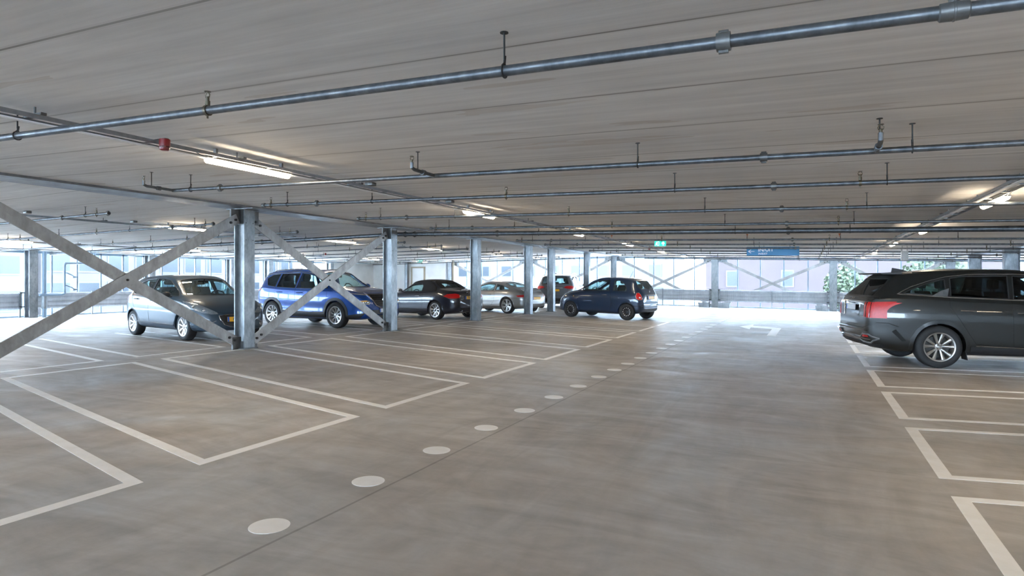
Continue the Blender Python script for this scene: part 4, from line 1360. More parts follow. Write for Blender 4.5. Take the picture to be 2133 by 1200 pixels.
# ---------------------------------------------------------------- slate hatchback (front three-quarter, left)
def car_hatch():
    S = dict(x0=-1.90, x1=2.06, paint=M['p_slate'], kb=.955, kr=.70, kh=.80, zmax=.60)
    S.update(prof(
        top=[(-1.90, .70), (-1.88, .92), (-1.80, 1.06), (-1.62, 1.25), (-1.45, 1.385), (-1.1, 1.435), (-.5, 1.462), (0, 1.445), (.38, 1.37), (.75, 1.155), (1.05, .985), (1.4, .915), (1.75, .80), (1.93, .69), (2.03, .58), (2.06, .48)],
        belt=[(-1.90, .80), (-1.4, .985), (-.5, .955), (.6, .915), (1.1, .875), (1.6, .77), (1.9, .64), (2.06, .44)],
        wid=[(-1.90, .52), (-1.86, .67), (-1.75, .78), (-1.4, .85), (-.6, .865), (.6, .865), (1.3, .865), (1.6, .83), (1.82, .74), (1.97, .60), (2.06, .38)],
        bot=[(-1.90, .44), (-1.8, .30), (-1.5, .22), (1.6, .20), (1.95, .21), (2.06, .30)],
        cab=[(-1.90, 0), (-1.7, .85), (-1.5, 1), (.36, 1), (.95, .3), (1.12, 0)]))
    c = Car(S, 'slate blue five door hatchback facing the near column, behind the big cross brace')
    c.hollow(-1.62, .98)
    xs = (-1.27, 1.27); R = .305
    c.wells(xs, R)
    c.window('side_window', [(.90, .965), (.78, 1.06), (.28, 1.325), (-.02, 1.365), (-.30, 1.372), (-.33, .985)], 'side', M['glass'], M['plastic'])
    c.window('side_window', [(-.40, .99), (-.37, 1.372), (-.80, 1.350), (-1.10, 1.285), (-1.30, 1.17), (-1.36, 1.06), (-1.20, 1.015)], 'side', M['glass'], M['plastic'])
    c.window('windshield', [(1.00, -.60), (1.03, -.3), (1.04, 0), (1.03, .3), (1.00, .60), (.46, .50), (.41, .25), (.40, 0), (.41, -.25), (.46, -.50)], 'top', M['glass'], M['plastic'], depth=(.93, 2), tr=.012)
    c.window('rear_window', [(-.55, 1.09), (.55, 1.09), (.46, 1.33), (-.46, 1.33)], 'rear', M['glass'], M['plastic'], depth=(-2.2, -1.35))
    finish(c.body)
    c.seams([('side', [(.93, .90), (1.0, .75), (.98, .50), (.86, .32), (-.32, .30), (-.36, .60), (-.36, .98)]), ('side', [(-.36, .30), (-.80, .32), (-.98, .55), (-1.18, .72), (-1.36, 1.04)]),
             ('front', [(-.80, .76), (-.55, .64), (-.30, .60), (0, .59), (.30, .60), (.55, .64), (.80, .76)]), ('top', [(1.06, -.66), (1.10, 0), (1.06, .66)])])
    c.line('sill_moulding', [(-.95, .36), (.9, .33)], 'side', M['p_slate'], r=.02, sd=-1)
    c.line('sill_moulding', [(-.95, .36), (.9, .33)], 'side', M['p_slate'], r=.02, sd=1)
    for x in xs: c.arch(x, R, material=M['p_slate'])
    for sd in (1, -1):
        P = [(.42, .585), (.55, .58), (.70, .62), (.82, .70), (.845, .80), (.815, .865), (.70, .80), (.55, .69), (.44, .62)]
        h = c.patch('headlight', [(sd * a, b) for a, b in P], 'front', M['reflector'], off=.003, g=.025)
        c.patch('headlight_lens', [(sd * (a * .985 + .01), b) for a, b in P], 'front', M['lens_clear'], off=.008, g=.03, parent=h, thick=.002)
        for (u, v) in ((.66, .66), (.78, .75)):
            q = c.hit(sd * u, v, 'front', off=.003)
            if q: k = MB(); k.ball(q, .035, 12, (.4, 1, 1)); k.build('bulb_reflector', M['chrome'], h)
        f = c.patch('fog_lamp', [(sd * (.60 + .06 * math.cos(a * PI / 8)), .34 + .045 * math.sin(a * PI / 8)) for a in range(16)], 'front', M['reflector'], g=.03)
        c.line('fog_trim', [(sd * .47, .44), (sd * .56, .40), (sd * .70, .38)], 'front', M['chrome'], r=.006, parent=f)
        c.patch('tail_light', [(sd * a, b) for a, b in [(.55, .80), (.80, .78), (.82, .98), (.70, 1.02), (.58, .95)]], 'rear', M['tail'], g=.03)
    c.patch('grille', [(-.40, .545), (-.2, .560), (0, .563), (.2, .560), (.40, .545), (.38, .46), (.30, .36), (.18, .31), (0, .30), (-.18, .31), (-.30, .36), (-.38, .46)], 'front', M['plastic'], off=.004, g=.04)
    c.line('grille_trim', [(-.41, .550), (-.2, .566), (0, .569), (.2, .566), (.41, .550), (.39, .46), (.31, .355), (.18, .30), (0, .29), (-.18, .30), (-.31, .355), (-.39, .46)], 'front', M['chrome'], r=.011, off=.008, closed=True)
    c.line('grille_bar', [(-.34, .40), (.34, .40)], 'front', M['plastic'], r=.010, off=.010)
    q = c.hit(0, .47, 'front'); plate(c, q.x + .03, 0, .465, 1, '6-TKX-8', tilt=.05)
    # lion-free plain round badge on the bonnet edge
    q = c.hit(0, .66, 'front', off=.004)
    k = MB(); k.ball(q, .045, 14, (.25, .85, 1)); k.build('badge', M['chrome'], c.root)
    add_wheels(c, xs, 1.47, R, .20, .205, 'wedge', M['alloy'], 9)
    mirror_(c, .66, .80, 1.00, M['plastic'])
    handles(c, [(-.14, .86), (-1.02, .89)], M['p_slate'])
    floorpan(c, -1.3, 1.3, .19, .62)
    for y in (.36, -.36): seat(c, -.05, y, .55); 
    for y in (.36, -.36): seat(c, -.85, y, .58, h=.50)
    dash(c, 1.0, .955, .66); steering(c, .55, .36, .92)
    k = MB(); k.rbox((.50, -.12, 1.25), (.53, .12, 1.32), .012); k.cyl((.53, 0, 1.31), (.58, 0, 1.34), .01, 6); k.build('rear_view_mirror', M['interior'], c.root)
    c.place((-12.84, 9.64), (1.27, -.83), math.radians(-12), 1.04)

# ---------------------------------------------------------------- bright blue suv
def car_blue():
    S = dict(x0=-2.26, x1=2.42, paint=M['p_blue'], kb=.960, kr=.72, kh=.80, zmax=.60, crease=.012)
    S.update(prof(
        top=[(-2.26, .75), (-2.23, 1.0), (-2.16, 1.16), (-2.02, 1.42), (-1.92, 1.585), (-1.55, 1.665), (-.8, 1.71), (-.1, 1.705), (.38, 1.63), (.80, 1.40), (1.22, 1.175), (1.6, 1.12), (2.0, 1.04), (2.22, .96), (2.36, .82), (2.42, .60)],
        belt=[(-2.26, .95), (-1.9, 1.17), (-1.0, 1.125), (.3, 1.075), (1.2, 1.05), (1.8, .985), (2.2, .87), (2.42, .56)],
        wid=[(-2.26, .60), (-2.20, .75), (-2.05, .84), (-1.7, .905), (-.6, .92), (.8, .92), (1.5, .92), (1.9, .90), (2.15, .84), (2.32, .70), (2.42, .50)],
        bot=[(-2.26, .50), (-2.1, .36), (-1.8, .27), (1.9, .24), (2.25, .27), (2.42, .40)],
        cab=[(-2.26, 0), (-2.05, .85), (-1.9, 1), (.36, 1), (1.05, .3), (1.3, 0)]))
    c = Car(S, 'bright blue suv with silver roof trim standing behind the second cross brace')
    c.hollow(-1.95, 1.12)
    xs = (-1.3525, 1.3525); R = .372
    c.wells(xs, R, k=1.13)
    W = [(.98, 1.135), (.80, 1.26), (.42, 1.475), (.05, 1.565), (-.22, 1.585), (-.30, 1.135)]
    c.window('side_window', W, 'side', M['glass'], M['plastic'])
    c.window('side_window', [(-.37, 1.14), (-.29, 1.588), (-1.10, 1.575), (-1.18, 1.17)], 'side', M['glass_dark'], M['plastic'])
    c.window('side_window', [(-1.25, 1.175), (-1.17, 1.572), (-1.52, 1.545), (-1.74, 1.43), (-1.60, 1.215)], 'side', M['glass_dark'], M['plastic'])
    for sd in (1, -1):
        c.line('window_chrome', [(1.10, 1.15), (.82, 1.30), (.42, 1.52), (.05, 1.605), (-.4, 1.625), (-1.1, 1.615), (-1.6, 1.575), (-1.86, 1.50)], 'side', M['chrome'], r=.016, sd=sd, off=.004)
        k = MB(); P = [c.hit(x, 1.64, 'side', sd) for x in (0,)]
        pts = [(-1.55, S['wid'](-1.55) * .70, 1.63), (-1.40, .66, 1.672), (-.5, .665, 1.71), (.02, .66, 1.69), (.22, .64, 1.635)]
        k.tube([(x, sd * y, z) for x, y, z in pts], .018, 8); k.build('roof_rail', M['chrome'], c.root)
    c.window('windshield', [(1.20, -.66), (1.23, -.3), (1.24, 0), (1.23, .3), (1.20, .66), (.50, .54), (.44, .25), (.43, 0), (.44, -.25), (.50, -.54)], 'top', M['glass'], M['plastic'], depth=(1.10, 2.2), tr=.012)
    c.window('rear_window', [(-.62, 1.22), (.62, 1.22), (.52, 1.54), (-.52, 1.54)], 'rear', M['glass_dark'], M['plastic'], depth=(-2.5, -1.80))
    finish(c.body)
    c.seams([('side', [(1.02, 1.06), (1.0, .85), (.93, .45), (-.30, .45), (-.33, 1.14)]), ('side', [(-.36, .45), (-.82, .47), (-1.0, .70), (-1.22, .92), (-1.22, 1.17)]),
             ('side', [(1.32, 1.02), (1.9, .93)]), ('top', [(1.28, -.72), (1.33, 0), (1.28, .72)])])
    for x in xs: c.arch(x, R, k=1.13, wide=.075, material=M['plastic'])
    for sd in (1, -1):
        c.patch('sill_cladding', [(.92, .30), (.92, .42), (-.90, .46), (-.90, .32)], 'side', M['plastic'], off=.012, sd=sd)
        c.line('sill_chrome', [(.90, .435), (.2, .445), (-.88, .475)], 'side', M['chrome'], r=.012, sd=sd, off=.012)
        c.patch('bumper_cladding', [(1.82, .26), (2.2, .30), (2.34, .45), (2.15, .42), (1.84, .38)], 'side', M['plastic'], off=.008, sd=sd)
        P = [(.55, .93), (.70, .935), (.84, .965), (.88, 1.0), (.80, .985), (.60, .965)]
        h = c.patch('running_light', [(sd * a, b) for a, b in P], 'front', M['reflector'], off=.006, g=.025)
        P = [(.54, .72), (.60, .68), (.76, .66), (.87, .70), (.875, .79), (.70, .80), (.58, .79)]
        h = c.patch('headlight', [(sd * a, b) for a, b in P], 'front', M['reflector'], off=.004, g=.025)
        c.patch('headlight_lens', [(sd * a, b) for a, b in P], 'front', M['lens_clear'], off=.010, g=.03, parent=h, thick=.002)
        for u in (.62, .70, .78):
            q = c.hit(sd * u, .73, 'front', off=.006); k = MB(); k.ball(q, .032, 12, (.4, 1, 1)); k.build('bulb_reflector', M['chrome'], h)
        c.patch('indicator', [(sd * a, b) for a, b in [(.62, .755), (.84, .76), (.86, .785), (.64, .785)]], 'front', M['amber'], off=.012, g=.03)
        c.patch('tail_light', [(-2.22, 1.03), (-2.02, 1.05), (-1.88, 1.12), (-2.0, 1.15), (-2.18, 1.13)], 'side', M['tail'], off=.006, sd=sd, g=.03)
        c.line('grille_chrome', [(sd * .58, .99), (sd * .50, .84), (sd * .36, .64), (sd * .22, .585), (0, .58)], 'front', M['chrome'], r=.018, off=.010)
    c.patch('grille', [(-.52, .97), (.52, .97), (.46, .82), (.33, .66), (.20, .61), (-.20, .61), (-.33, .66), (-.46, .82)], 'front', M['plastic'], off=.006, g=.04)
    for i in range(5): c.line('grille_bar', [(-.45 + i * .03, .92 - i * .06), (.45 - i * .03, .92 - i * .06)], 'front', M['gap'], r=.008, off=.012)
    c.patch('lower_grille', [(-.60, .52), (.60, .52), (.52, .40), (-.52, .40)], 'front', M['plastic'], off=.006, g=.05)
    c.patch('skid_plate', [(-.62, .375), (.62, .375), (.50, .30), (-.50, .30)], 'front', M['galv'], off=.010, g=.05)
    q = c.hit(0, .50, 'front'); plate(c, q.x + .025, 0, .50, 1, 'BI 218', yellow=False, tilt=.05)
    k = MB(); q = c.hit(0, .80, 'front', off=.012); k.lathe([(.070, -.004), (.075, 0), (.070, .006), (.060, .006), (.060, -.004)], q, 'x', 24); k.box((q.x - .002, -.09, q.z - .012), (q.x + .008, .09, q.z + .012)); k.build('badge', M['chrome'], c.root)
    add_wheels(c, xs, 1.60, R, .235, .245, 'fine', M['alloy'], 10, steer=0)
    mirror_(c, .80, .87, 1.175, M['p_blue'], L=.24, H=.17)
    handles(c, [(-.12, 1.0), (-1.0, 1.02)], M['p_blue'], L=.22)
    floorpan(c, -1.4, 1.4, .22, .66)
    for y in (.38, -.38): seat(c, -.05, y, .72); seat(c, -.95, y, .74, h=.55)
    dash(c, 1.1, 1.125, .70); steering(c, .62, .38, 1.10)
    k = MB(); k.rbox((.55, -.12, 1.45), (.58, .12, 1.52), .012); k.cyl((.58, 0, 1.51), (.62, 0, 1.55), .01, 6); k.build('rear_view_mirror', M['interior'], c.root)
    c.place((-12.23, 14.02), (1.3525, -.90), math.radians(-5.5), 1.01)

# ---------------------------------------------------------------- black convertible
def car_roadster():
    S = dict(x0=-2.03, x1=2.02, paint=M['p_black'], kb=.93, kr=.64, kh=.78, zmax=.55)
    S.update(prof(
        top=[(-2.03, .62), (-2.01, .84), (-1.92, .955), (-1.6, 1.0), (-1.28, 1.045), (-1.02, 1.19), (-.72, 1.315), (-.35, 1.35), (.05, 1.315), (.38, 1.18), (.82, .935), (1.2, .88), (1.6, .78), (1.85, .66), (1.97, .54), (2.02, .44)],
        belt=[(-2.03, .74), (-1.7, .90), (-1.1, .925), (-.2, .90), (.8, .865), (1.4, .79), (1.8, .62), (2.02, .42)],
        wid=[(-2.03, .52), (-1.98, .66), (-1.85, .78), (-1.5, .885), (-1.1, .915), (-.3, .875), (.5, .875), (1.2, .90), (1.5, .86), (1.8, .72), (1.95, .56), (2.02, .38)],
        bot=[(-2.03, .40), (-1.9, .26), (-1.6, .20), (1.6, .17), (1.9, .19), (2.02, .28)],
        cab=[(-2.03, 0), (-1.42, 0), (-1.05, .7), (-.75, 1), (.2, 1), (.75, .3), (.95, 0)]))
    c = Car(S, 'black two seat convertible with closed fabric roof between two columns')
    c.hollow(-.98, .78)
    xs = (-1.21, 1.21); R = .318
    c.wells(xs, R, k=1.11)
    c.window('side_window', [(.72, .925), (.50, 1.04), (.20, 1.17), (-.05, 1.215), (-.30, 1.21), (-.44, 1.14), (-.49, .935)], 'side', M['glass'], M['plastic'])
    c.window('windshield', [(.80, -.60), (.83, 0), (.80, .60), (.34, .48), (.30, 0), (.34, -.48)], 'top', M['glass'], M['plastic'], depth=(.88, 2))
    c.window('rear_window', [(-.42, 1.075), (.42, 1.075), (.34, 1.225), (-.34, 1.225)], 'rear', M['glass'], M['softtop'], depth=(-1.5, -.80), tr=.014)
    finish(c.body)
    # fabric roof laid over the cabin
    for sd in (1, -1):
        c.patch('fabric_roof', [(-1.20, .955), (-.52, .945), (-.475, 1.15), (-.32, 1.235), (-.05, 1.24), (.15, 1.215), (.22, 1.24), (.0, 1.30), (-.6, 1.30), (-.85, 1.22), (-1.08, 1.09)], 'side', M['softtop'], off=.004, sd=sd, g=.04)
    c.patch('fabric_roof', [(.28, -.50), (.28, .50), (-.1, .56), (-.70, .56), (-.74, .30), (-.74, -.30), (-.70, -.56), (-.1, -.56)], 'top', M['softtop'], off=.006, g=.05)
    for sg in (1, -1):
        c.patch('fabric_roof', [(sg * .36, 1.06), (sg * .60, 1.05), (sg * .56, 1.17), (sg * .48, 1.27), (sg * .30, 1.325), (0, 1.335), (0, 1.235), (sg * .30, 1.235), (sg * .355, 1.225)], 'rear', M['softtop'], off=.006, g=.05)
    c.seams([('side', [(.70, .87), (.72, .5), (.62, .30), (-.52, .30), (-.60, .55), (-.58, .91)]), ('rear', [(-.72, .72), (-.5, .70), (.5, .70), (.72, .72)]), ('top', [(-1.95, .70), (-1.3, .74)]), ('top', [(-1.95, -.70), (-1.3, -.74)])])
    for x in xs: c.arch(x, R, k=1.11, r=.016, material=M['p_black'])
    for sd in (1, -1):
        c.patch('tail_light', [(sd * a, b) for a, b in [(.50, .74), (.66, .715), (.80, .715), (.86, .79), (.80, .86), (.62, .875), (.52, .85)]], 'rear', M['tail'], off=.006, g=.03)
        c.line('sill_line', [(-.9, .36), (.85, .33)], 'side', M['p_black'], r=.018, sd=sd)
        q = (sd * .40, .29)
        k = MB(); k.tube([(-2.02, q[0], q[1]), (-1.88, q[0], q[1])], .035, 14); k.build('exhaust_tip', M['chrome'], c.root)
    c.patch('rear_valance', [(-.45, .40), (.45, .40), (.42, .31), (-.42, .31)], 'rear', M['plastic'], off=.006, g=.05)
    k = MB(); k.cyl((-1.30, .50, 1.02), (-1.40, .50, 1.36), .004, 6); k.cyl((-1.29, .50, .985), (-1.30, .50, 1.03), .012, 8); k.build('antenna', M['plastic'], c.root)
    q = c.hit(0, .72, 'rear'); plate(c, q.x - .02, 0, .735, -1, '75-HLR-3', tilt=0)
    # four linked rings
    for i in range(4):
        h = c.hit(-.105 + i * .07, .89, 'rear', off=.006)
        k = MB(); k.tube([(h.x, h.y + .042 * math.cos(a * PI / 10), .885 + .042 * math.sin(a * PI / 10)) for a in range(20)], .006, 6, closed=True); k.build('badge', M['chrome'], c.root)
    add_wheels(c, xs, 1.56, R, .225, .228, 'single', M['alloy'], 9, hubmat=M['plastic'])
    mirror_(c, .50, .83, .985, M['alloy'], L=.19, H=.13)
    handles(c, [(-.34, .80)], M['chrome'], L=.20)
    floorpan(c, -1.2, 1.2, .16, .62)
    for y in (.36, -.36): seat(c, -.28, y, .42, h=.48)
    dash(c, .78, .90, .62); steering(c, .33, .36, .84)
    c.place((-11.74, 18.56), (-1.21, .87), math.radians(166), 1.04)

# ---------------------------------------------------------------- silver coupe
def car_coupe():
    S = dict(x0=-2.02, x1=2.14, paint=M['p_silver'], kb=.92, kr=.62, kh=.76, zmax=.52)
    S.update(prof(
        top=[(-2.02, .60), (-1.98, .76), (-1.85, .87), (-1.55, .98), (-1.2, 1.10), (-.8, 1.225), (-.4, 1.295), (0, 1.305), (.32, 1.23), (.75, 1.02), (1.05, .89), (1.5, .80), (1.85, .68), (2.06, .54), (2.14, .42)],
        belt=[(-2.02, .66), (-1.7, .84), (-1.2, .90), (-.3, .875), (.6, .85), (1.05, .83), (1.5, .76), (1.9, .62), (2.14, .40)],
        wid=[(-2.02, .50), (-1.95, .68), (-1.75, .82), (-1.4, .885), (-1.1, .895), (-.4, .855), (.5, .855), (1.1, .875), (1.5, .83), (1.85, .70), (2.05, .52), (2.14, .34)],
        bot=[(-2.02, .38), (-1.9, .26), (-1.6, .20), (1.6, .16), (2.0, .18), (2.14, .26)],
        cab=[(-2.02, 0), (-1.6, 0), (-1.0, .7), (-.6, 1), (.2, 1), (.8, .3), (1.1, 0)]))
    c = Car(S, 'silver sloping roof coupe standing between the third and fourth columns')
    c.hollow(-1.25, .98)
    xs = (-1.175, 1.175); R = .325
    c.wells(xs, R, k=1.10)
    c.window('side_window', [(.82, .905), (.55, 1.04), (.22, 1.155), (-.05, 1.19), (-.38, 1.175), (-.42, .915)], 'side', M['glass'], M['plastic'])
    c.window('side_window', [(-.50, .92), (-.46, 1.168), (-.75, 1.125), (-1.05, 1.035), (-1.22, .975), (-1.10, .945)], 'side', M['glass'], M['plastic'])
    c.window('windshield', [(1.0, -.58), (1.03, 0), (1.0, .58), (.42, .47), (.36, 0), (.42, -.47)], 'top', M['glass'], M['plastic'], depth=(.88, 2))
    c.window('rear_window', [(-1.35, -.44), (-1.37, 0), (-1.35, .44), (-.82, .47), (-.74, 0), (-.82, -.47)], 'top', M['glass'], M['plastic'], depth=(.93, 2))
    finish(c.body)
    c.seams([('side', [(.86, .84), (.88, .5), (.76, .30), (-.30, .30), (-.46, .45), (-.52, .70), (-.46, .90)]), ('rear', [(-.66, .80), (0, .82), (.66, .80)]), ('side', [(-1.36, .62), (-2.0, .62)])])
    for x in xs: c.arch(x, R, k=1.10, r=.014, material=M['p_silver'])
    for sd in (1, -1):
        c.patch('tail_light', [(sd * a, b) for a, b in [(.50, .66), (.70, .645), (.82, .66), (.845, .72), (.70, .745), (.52, .74)]], 'rear', M['tail'], off=.006, g=.03)
        c.patch('tail_light', [(-1.99, .655), (-1.72, .66), (-1.70, .70), (-1.80, .74), (-1.96, .73)], 'side', M['tail'], off=.004, sd=sd, g=.03)
        c.patch('headlight', [(sd * (.62 + .10 * math.cos(a * PI / 8)), .62 + .09 * math.sin(a * PI / 8)) for a in range(16)], 'front', M['reflector'], g=.03)
        c.line('sill_line', [(-.8, .27), (.85, .25)], 'side', M['plastic'], r=.014, sd=sd)
    k = MB()
    k.prism([(-1.86, -.55, .90), (-1.60, -.55, 1.005), (-1.62, -.55, .985), (-1.84, -.55, .88)], (0, 1.1, 0)); k.build('spoiler', M['p_silver'], c.root)
    q = c.hit(0, .62, 'rear'); plate(c, q.x - .02, 0, .60, -1, '')
    add_wheels(c, xs, 1.53, R, .24, .243, 'twin', M['rim_mid'], 6)
    mirror_(c, .62, .80, .96, M['p_silver'], L=.19, H=.13)
    handles(c, [(-.24, .76)], M['p_silver'], L=.18)
    floorpan(c, -1.2, 1.2, .15, .60)
    for y in (.34, -.34): seat(c, -.15, y, .38, h=.50)
    dash(c, .95, .87, .60); steering(c, .48, .34, .80)
    c.place((-11.27, 23.3), (-1.175, .88), math.radians(166), 1.04)

# ---------------------------------------------------------------- grey suv seen from behind
def car_grey():
    S = dict(x0=-2.33, x1=2.35, paint=M['p_grey'], kb=.955, kr=.70, kh=.80, zmax=.52)
    S.update(prof(
        top=[(-2.33, .70), (-2.30, .98), (-2.20, 1.12), (-2.02, 1.38), (-1.86, 1.56), (-1.4, 1.62), (-.6, 1.65), (.1, 1.63), (.5, 1.55), (1.2, 1.12), (1.8, 1.02), (2.2, .86), (2.35, .60)],
        belt=[(-2.33, .90), (-1.9, 1.06), (0, 1.02), (1.2, .98), (2.0, .84), (2.35, .56)],
        wid=[(-2.33, .62), (-2.27, .80), (-2.1, .90), (-1.6, .945), (1.5, .945), (2.0, .86), (2.25, .68), (2.35, .48)],
        bot=[(-2.33, .46), (-2.2, .32), (-1.8, .26), (1.9, .22), (2.35, .34)],
        cab=[(-2.33, 0), (-2.1, .85), (-1.9, 1), (.45, 1), (1.1, .3), (1.3, 0)]))
    c = Car(S, 'mid grey suv seen from behind between two slim columns')
    c.hollow(-1.95, 1.05)
    xs = (-1.435, 1.435); R = .365
    c.wells(xs, R)
    c.window('side_window', [(1.0, 1.06), (.45, 1.42), (-.3, 1.53), (-.35, 1.07)], 'side', M['glass'], M['plastic'])
    c.window('side_window', [(-.43, 1.07), (-.38, 1.53), (-1.2, 1.51), (-1.65, 1.38), (-1.75, 1.15)], 'side', M['glass_dark'], M['plastic'])
    c.window('windshield', [(1.1, -.66), (1.14, 0), (1.1, .66), (.62, .54), (.56, 0), (.62, -.54)], 'top', M['glass'], M['plastic'], depth=(1.0, 2.2))
    c.window('rear_window', [(-.66, 1.19), (.66, 1.19), (.55, 1.50), (.3, 1.53), (-.3, 1.53), (-.55, 1.50)], 'rear', M['glass'], M['plastic'], depth=(-2.5, -1.75), tr=.02)
    finish(c.body)
    c.seams([('rear', [(-.66, 1.10), (-.60, .62), (.60, .62), (.66, 1.10)])])
    for sd in (1, -1):
        c.patch('tail_light', [(sd * a, b) for a, b in [(.46, 1.01), (.60, .96), (.88, .93), (.92, 1.03), (.80, 1.09), (.56, 1.08)]], 'rear', M['tail'], off=.006, g=.03)
        k = MB(); k.tube([(-1.5, sd * .66, 1.60), (-1.35, sd * .66, 1.665), (-.4, sd * .665, 1.70), (.25, sd * .65, 1.66), (.4, sd * .64, 1.60)], .018, 8); k.build('roof_rail', M['chrome'], c.root)
        k = MB(); k.rbox((-2.30, sd * .62 - .10, .30), (-2.20, sd * .62 + .10, .36), .01); k.build('exhaust_tip', M['chrome'], c.root)
        c.patch('reflector', [(sd * .48, .55), (sd * .80, .57), (sd * .80, .60), (sd * .48, .58)], 'rear', M['tail'], off=.006, g=.04)
    c.patch('bumper_cladding', [(-.78, .50), (.78, .50), (.74, .34), (-.74, .34)], 'rear', M['plastic'], off=.006, g=.05)
    q = c.hit(0, .86, 'rear'); plate(c, q.x - .02, 0, .88, -1, '')
    c.line('chrome_strip', [(-.42, .985), (.42, .985)], 'rear', M['chrome'], r=.012, off=.006)
    k = MB(); k.lathe([(.001, 0), (.05, 0), (.052, -.01), (.001, -.012)], (c.hit(0, 1.10, 'rear', off=.01)), 'x', 20); k.build('badge', M['chrome'], c.root)
    add_wheels(c, xs, 1.63, R, .235, .245, 'single', M['alloy'], 10)
    mirror_(c, .72, .90, 1.12, M['p_grey'], L=.22, H=.16)
    floorpan(c, -1.5, 1.5, .20, .66)
    for y in (.38, -.38): seat(c, 0, y, .66); seat(c, -.9, y, .68, h=.55)
    dash(c, 1.05, 1.06, .70)
    c.place((-12.15, 29.0), (-1.435, .90), math.radians(100), 1.02)

# ---------------------------------------------------------------- small navy hatchback
def car_mini():
    S = dict(x0=-1.68, x1=1.87, paint=M['p_navy'], kb=.945, kr=.68, kh=.76, zmax=.56)
    S.update(prof(
        top=[(-1.68, .62), (-1.66, .86), (-1.58, 1.02), (-1.42, 1.24), (-1.26, 1.395), (-1.0, 1.45), (-.5, 1.485), (-.1, 1.48), (.28, 1.39), (.65, 1.19), (.98, 1.015), (1.3, .955), (1.55, .86), (1.74, .72), (1.84, .56), (1.87, .44)],
        belt=[(-1.68, .74), (-1.4, .965), (-.5, .955), (.5, .935), (1.0, .90), (1.4, .81), (1.7, .64), (1.87, .42)],
        wid=[(-1.68, .50), (-1.62, .66), (-1.50, .75), (-1.2, .805), (-.6, .815), (.6, .815), (1.1, .81), (1.45, .76), (1.68, .64), (1.82, .48), (1.87, .34)],
        bot=[(-1.68, .40), (-1.6, .30), (-1.3, .22), (1.4, .20), (1.75, .22), (1.87, .30)],
        cab=[(-1.68, 0), (-1.5, .85), (-1.35, 1), (.2, 1), (.85, .3), (1.05, 0)]))
    c = Car(S, 'small round navy hatchback with rear towards the aisle, in front of the far columns')
    c.hollow(-1.40, .92)
    xs = (-1.15, 1.15); R = .292
    c.wells(xs, R, k=1.13)
    c.window('side_window', [(.78, .985), (.55, 1.11), (.20, 1.29), (-.10, 1.37), (-.38, 1.385), (-.46, .995)], 'side', M['glass'], M['plastic'])
    c.window('side_window', [(-.60, 1.0), (-.58, 1.375), (-.70, 1.38), (-.84, 1.35), (-.98, 1.26), (-1.08, 1.14), (-1.12, 1.01)], 'side', M['glass'], M['plastic'])
    c.window('windshield', [(.94, -.56), (.98, 0), (.94, .56), (.36, .47), (.30, 0), (.36, -.47)], 'top', M['glass'], M['plastic'], depth=(.98, 2))
    c.window('rear_window', [(-.46, 1.075), (.46, 1.075), (.52, 1.13), (.44, 1.33), (.38, 1.36), (-.38, 1.36), (-.44, 1.33), (-.52, 1.13)], 'rear', M['glass'], M['plastic'], depth=(-2, -1.2))
    finish(c.body)
    c.seams([('side', [(.80, .93), (.84, .70), (.72, .30), (-.52, .30), (-.56, .60), (-.52, .96)]), ('rear', [(-.60, 1.05), (-.56, .62), (.56, .62), (.60, 1.05)])])
    for x in xs: c.arch(x, R, k=1.13, r=.016, material=M['p_navy'])
    for sd in (1, -1):
        t = c.patch('tail_light', [(sd * a, b) for a, b in [(.60, .72), (.70, .71), (.745, .75), (.74, .86), (.70, .94), (.62, .95), (.585, .86)]], 'rear', M['tail'], off=.008, g=.03)
        c.patch('tail_light_window', [(sd * a, b) for a, b in [(.635, .775), (.675, .77), (.685, .785), (.68, .81), (.66, .82), (.64, .81)]], 'rear', M['tail_white'], off=.012, g=.03, parent=t)
        c.line('tail_light_rim', [(sd * a, b) for a, b in [(.60, .72), (.70, .71), (.745, .75), (.74, .86), (.70, .94), (.62, .95), (.585, .86)]], 'rear', M['chrome'], r=.008, off=.008, closed=True, parent=t)
        c.patch('headlight', [(sd * (.52 + .085 * math.cos(a * PI / 8)), .70 + .085 * math.sin(a * PI / 8)) for a in range(16)], 'front', M['reflector'], g=.03)
        c.line('bumper_groove', [(-1.30, .50), (-1.62, .50)], 'side', M['gap'], r=.008, sd=sd)
        c.patch('side_repeater', [(.98, .77), (1.02, .77), (1.02, .79), (.98, .79)], 'side', M['amber'], sd=sd)
    for z in (.46, .52): c.line('bumper_groove', [(-.62, z), (.62, z)], 'rear', M['gap'], r=.009, off=.0)
    c.patch('plate_recess', [(-.30, .72), (.30, .72), (.28, .86), (-.28, .86)], 'rear', M['plastic'], off=.004, g=.05)
    q = c.hit(0, .79, 'rear'); plate(c, q.x - .02, 0, .785, -1, '', tilt=.12, w_=.46)
    c.line('tailgate_chrome', [(-.30, .885), (.30, .885)], 'rear', M['chrome'], r=.014, off=.008)
    k = MB(); k.lathe([(.001, 0), (.032, 0), (.034, -.012), (.001, -.014)], c.hit(0, .985, 'rear', off=.01), 'x', 18); k.build('badge', M['galv_dark'], c.root)
    c.line('wiper', [(-.02, 1.05), (.30, 1.10)], 'rear', M['plastic'], r=.010, off=.02)
    k = MB(); k.cyl((-.85, 0, 1.46), (-.98, 0, 1.70), .005, 6); k.cyl((-.84, 0, 1.45), (-.86, 0, 1.48), .014, 8); k.build('antenna', M['plastic'], c.root)
    add_wheels(c, xs, 1.42, R, .185, .188, 'steel', M['alloy_dark'], 5)
    mirror_(c, .56, .78, 1.03, M['chrome'], L=.18, H=.13)
    handles(c, [(-.30, .86)], M['chrome'], L=.18)
    floorpan(c, -1.15, 1.2, .19, .58)
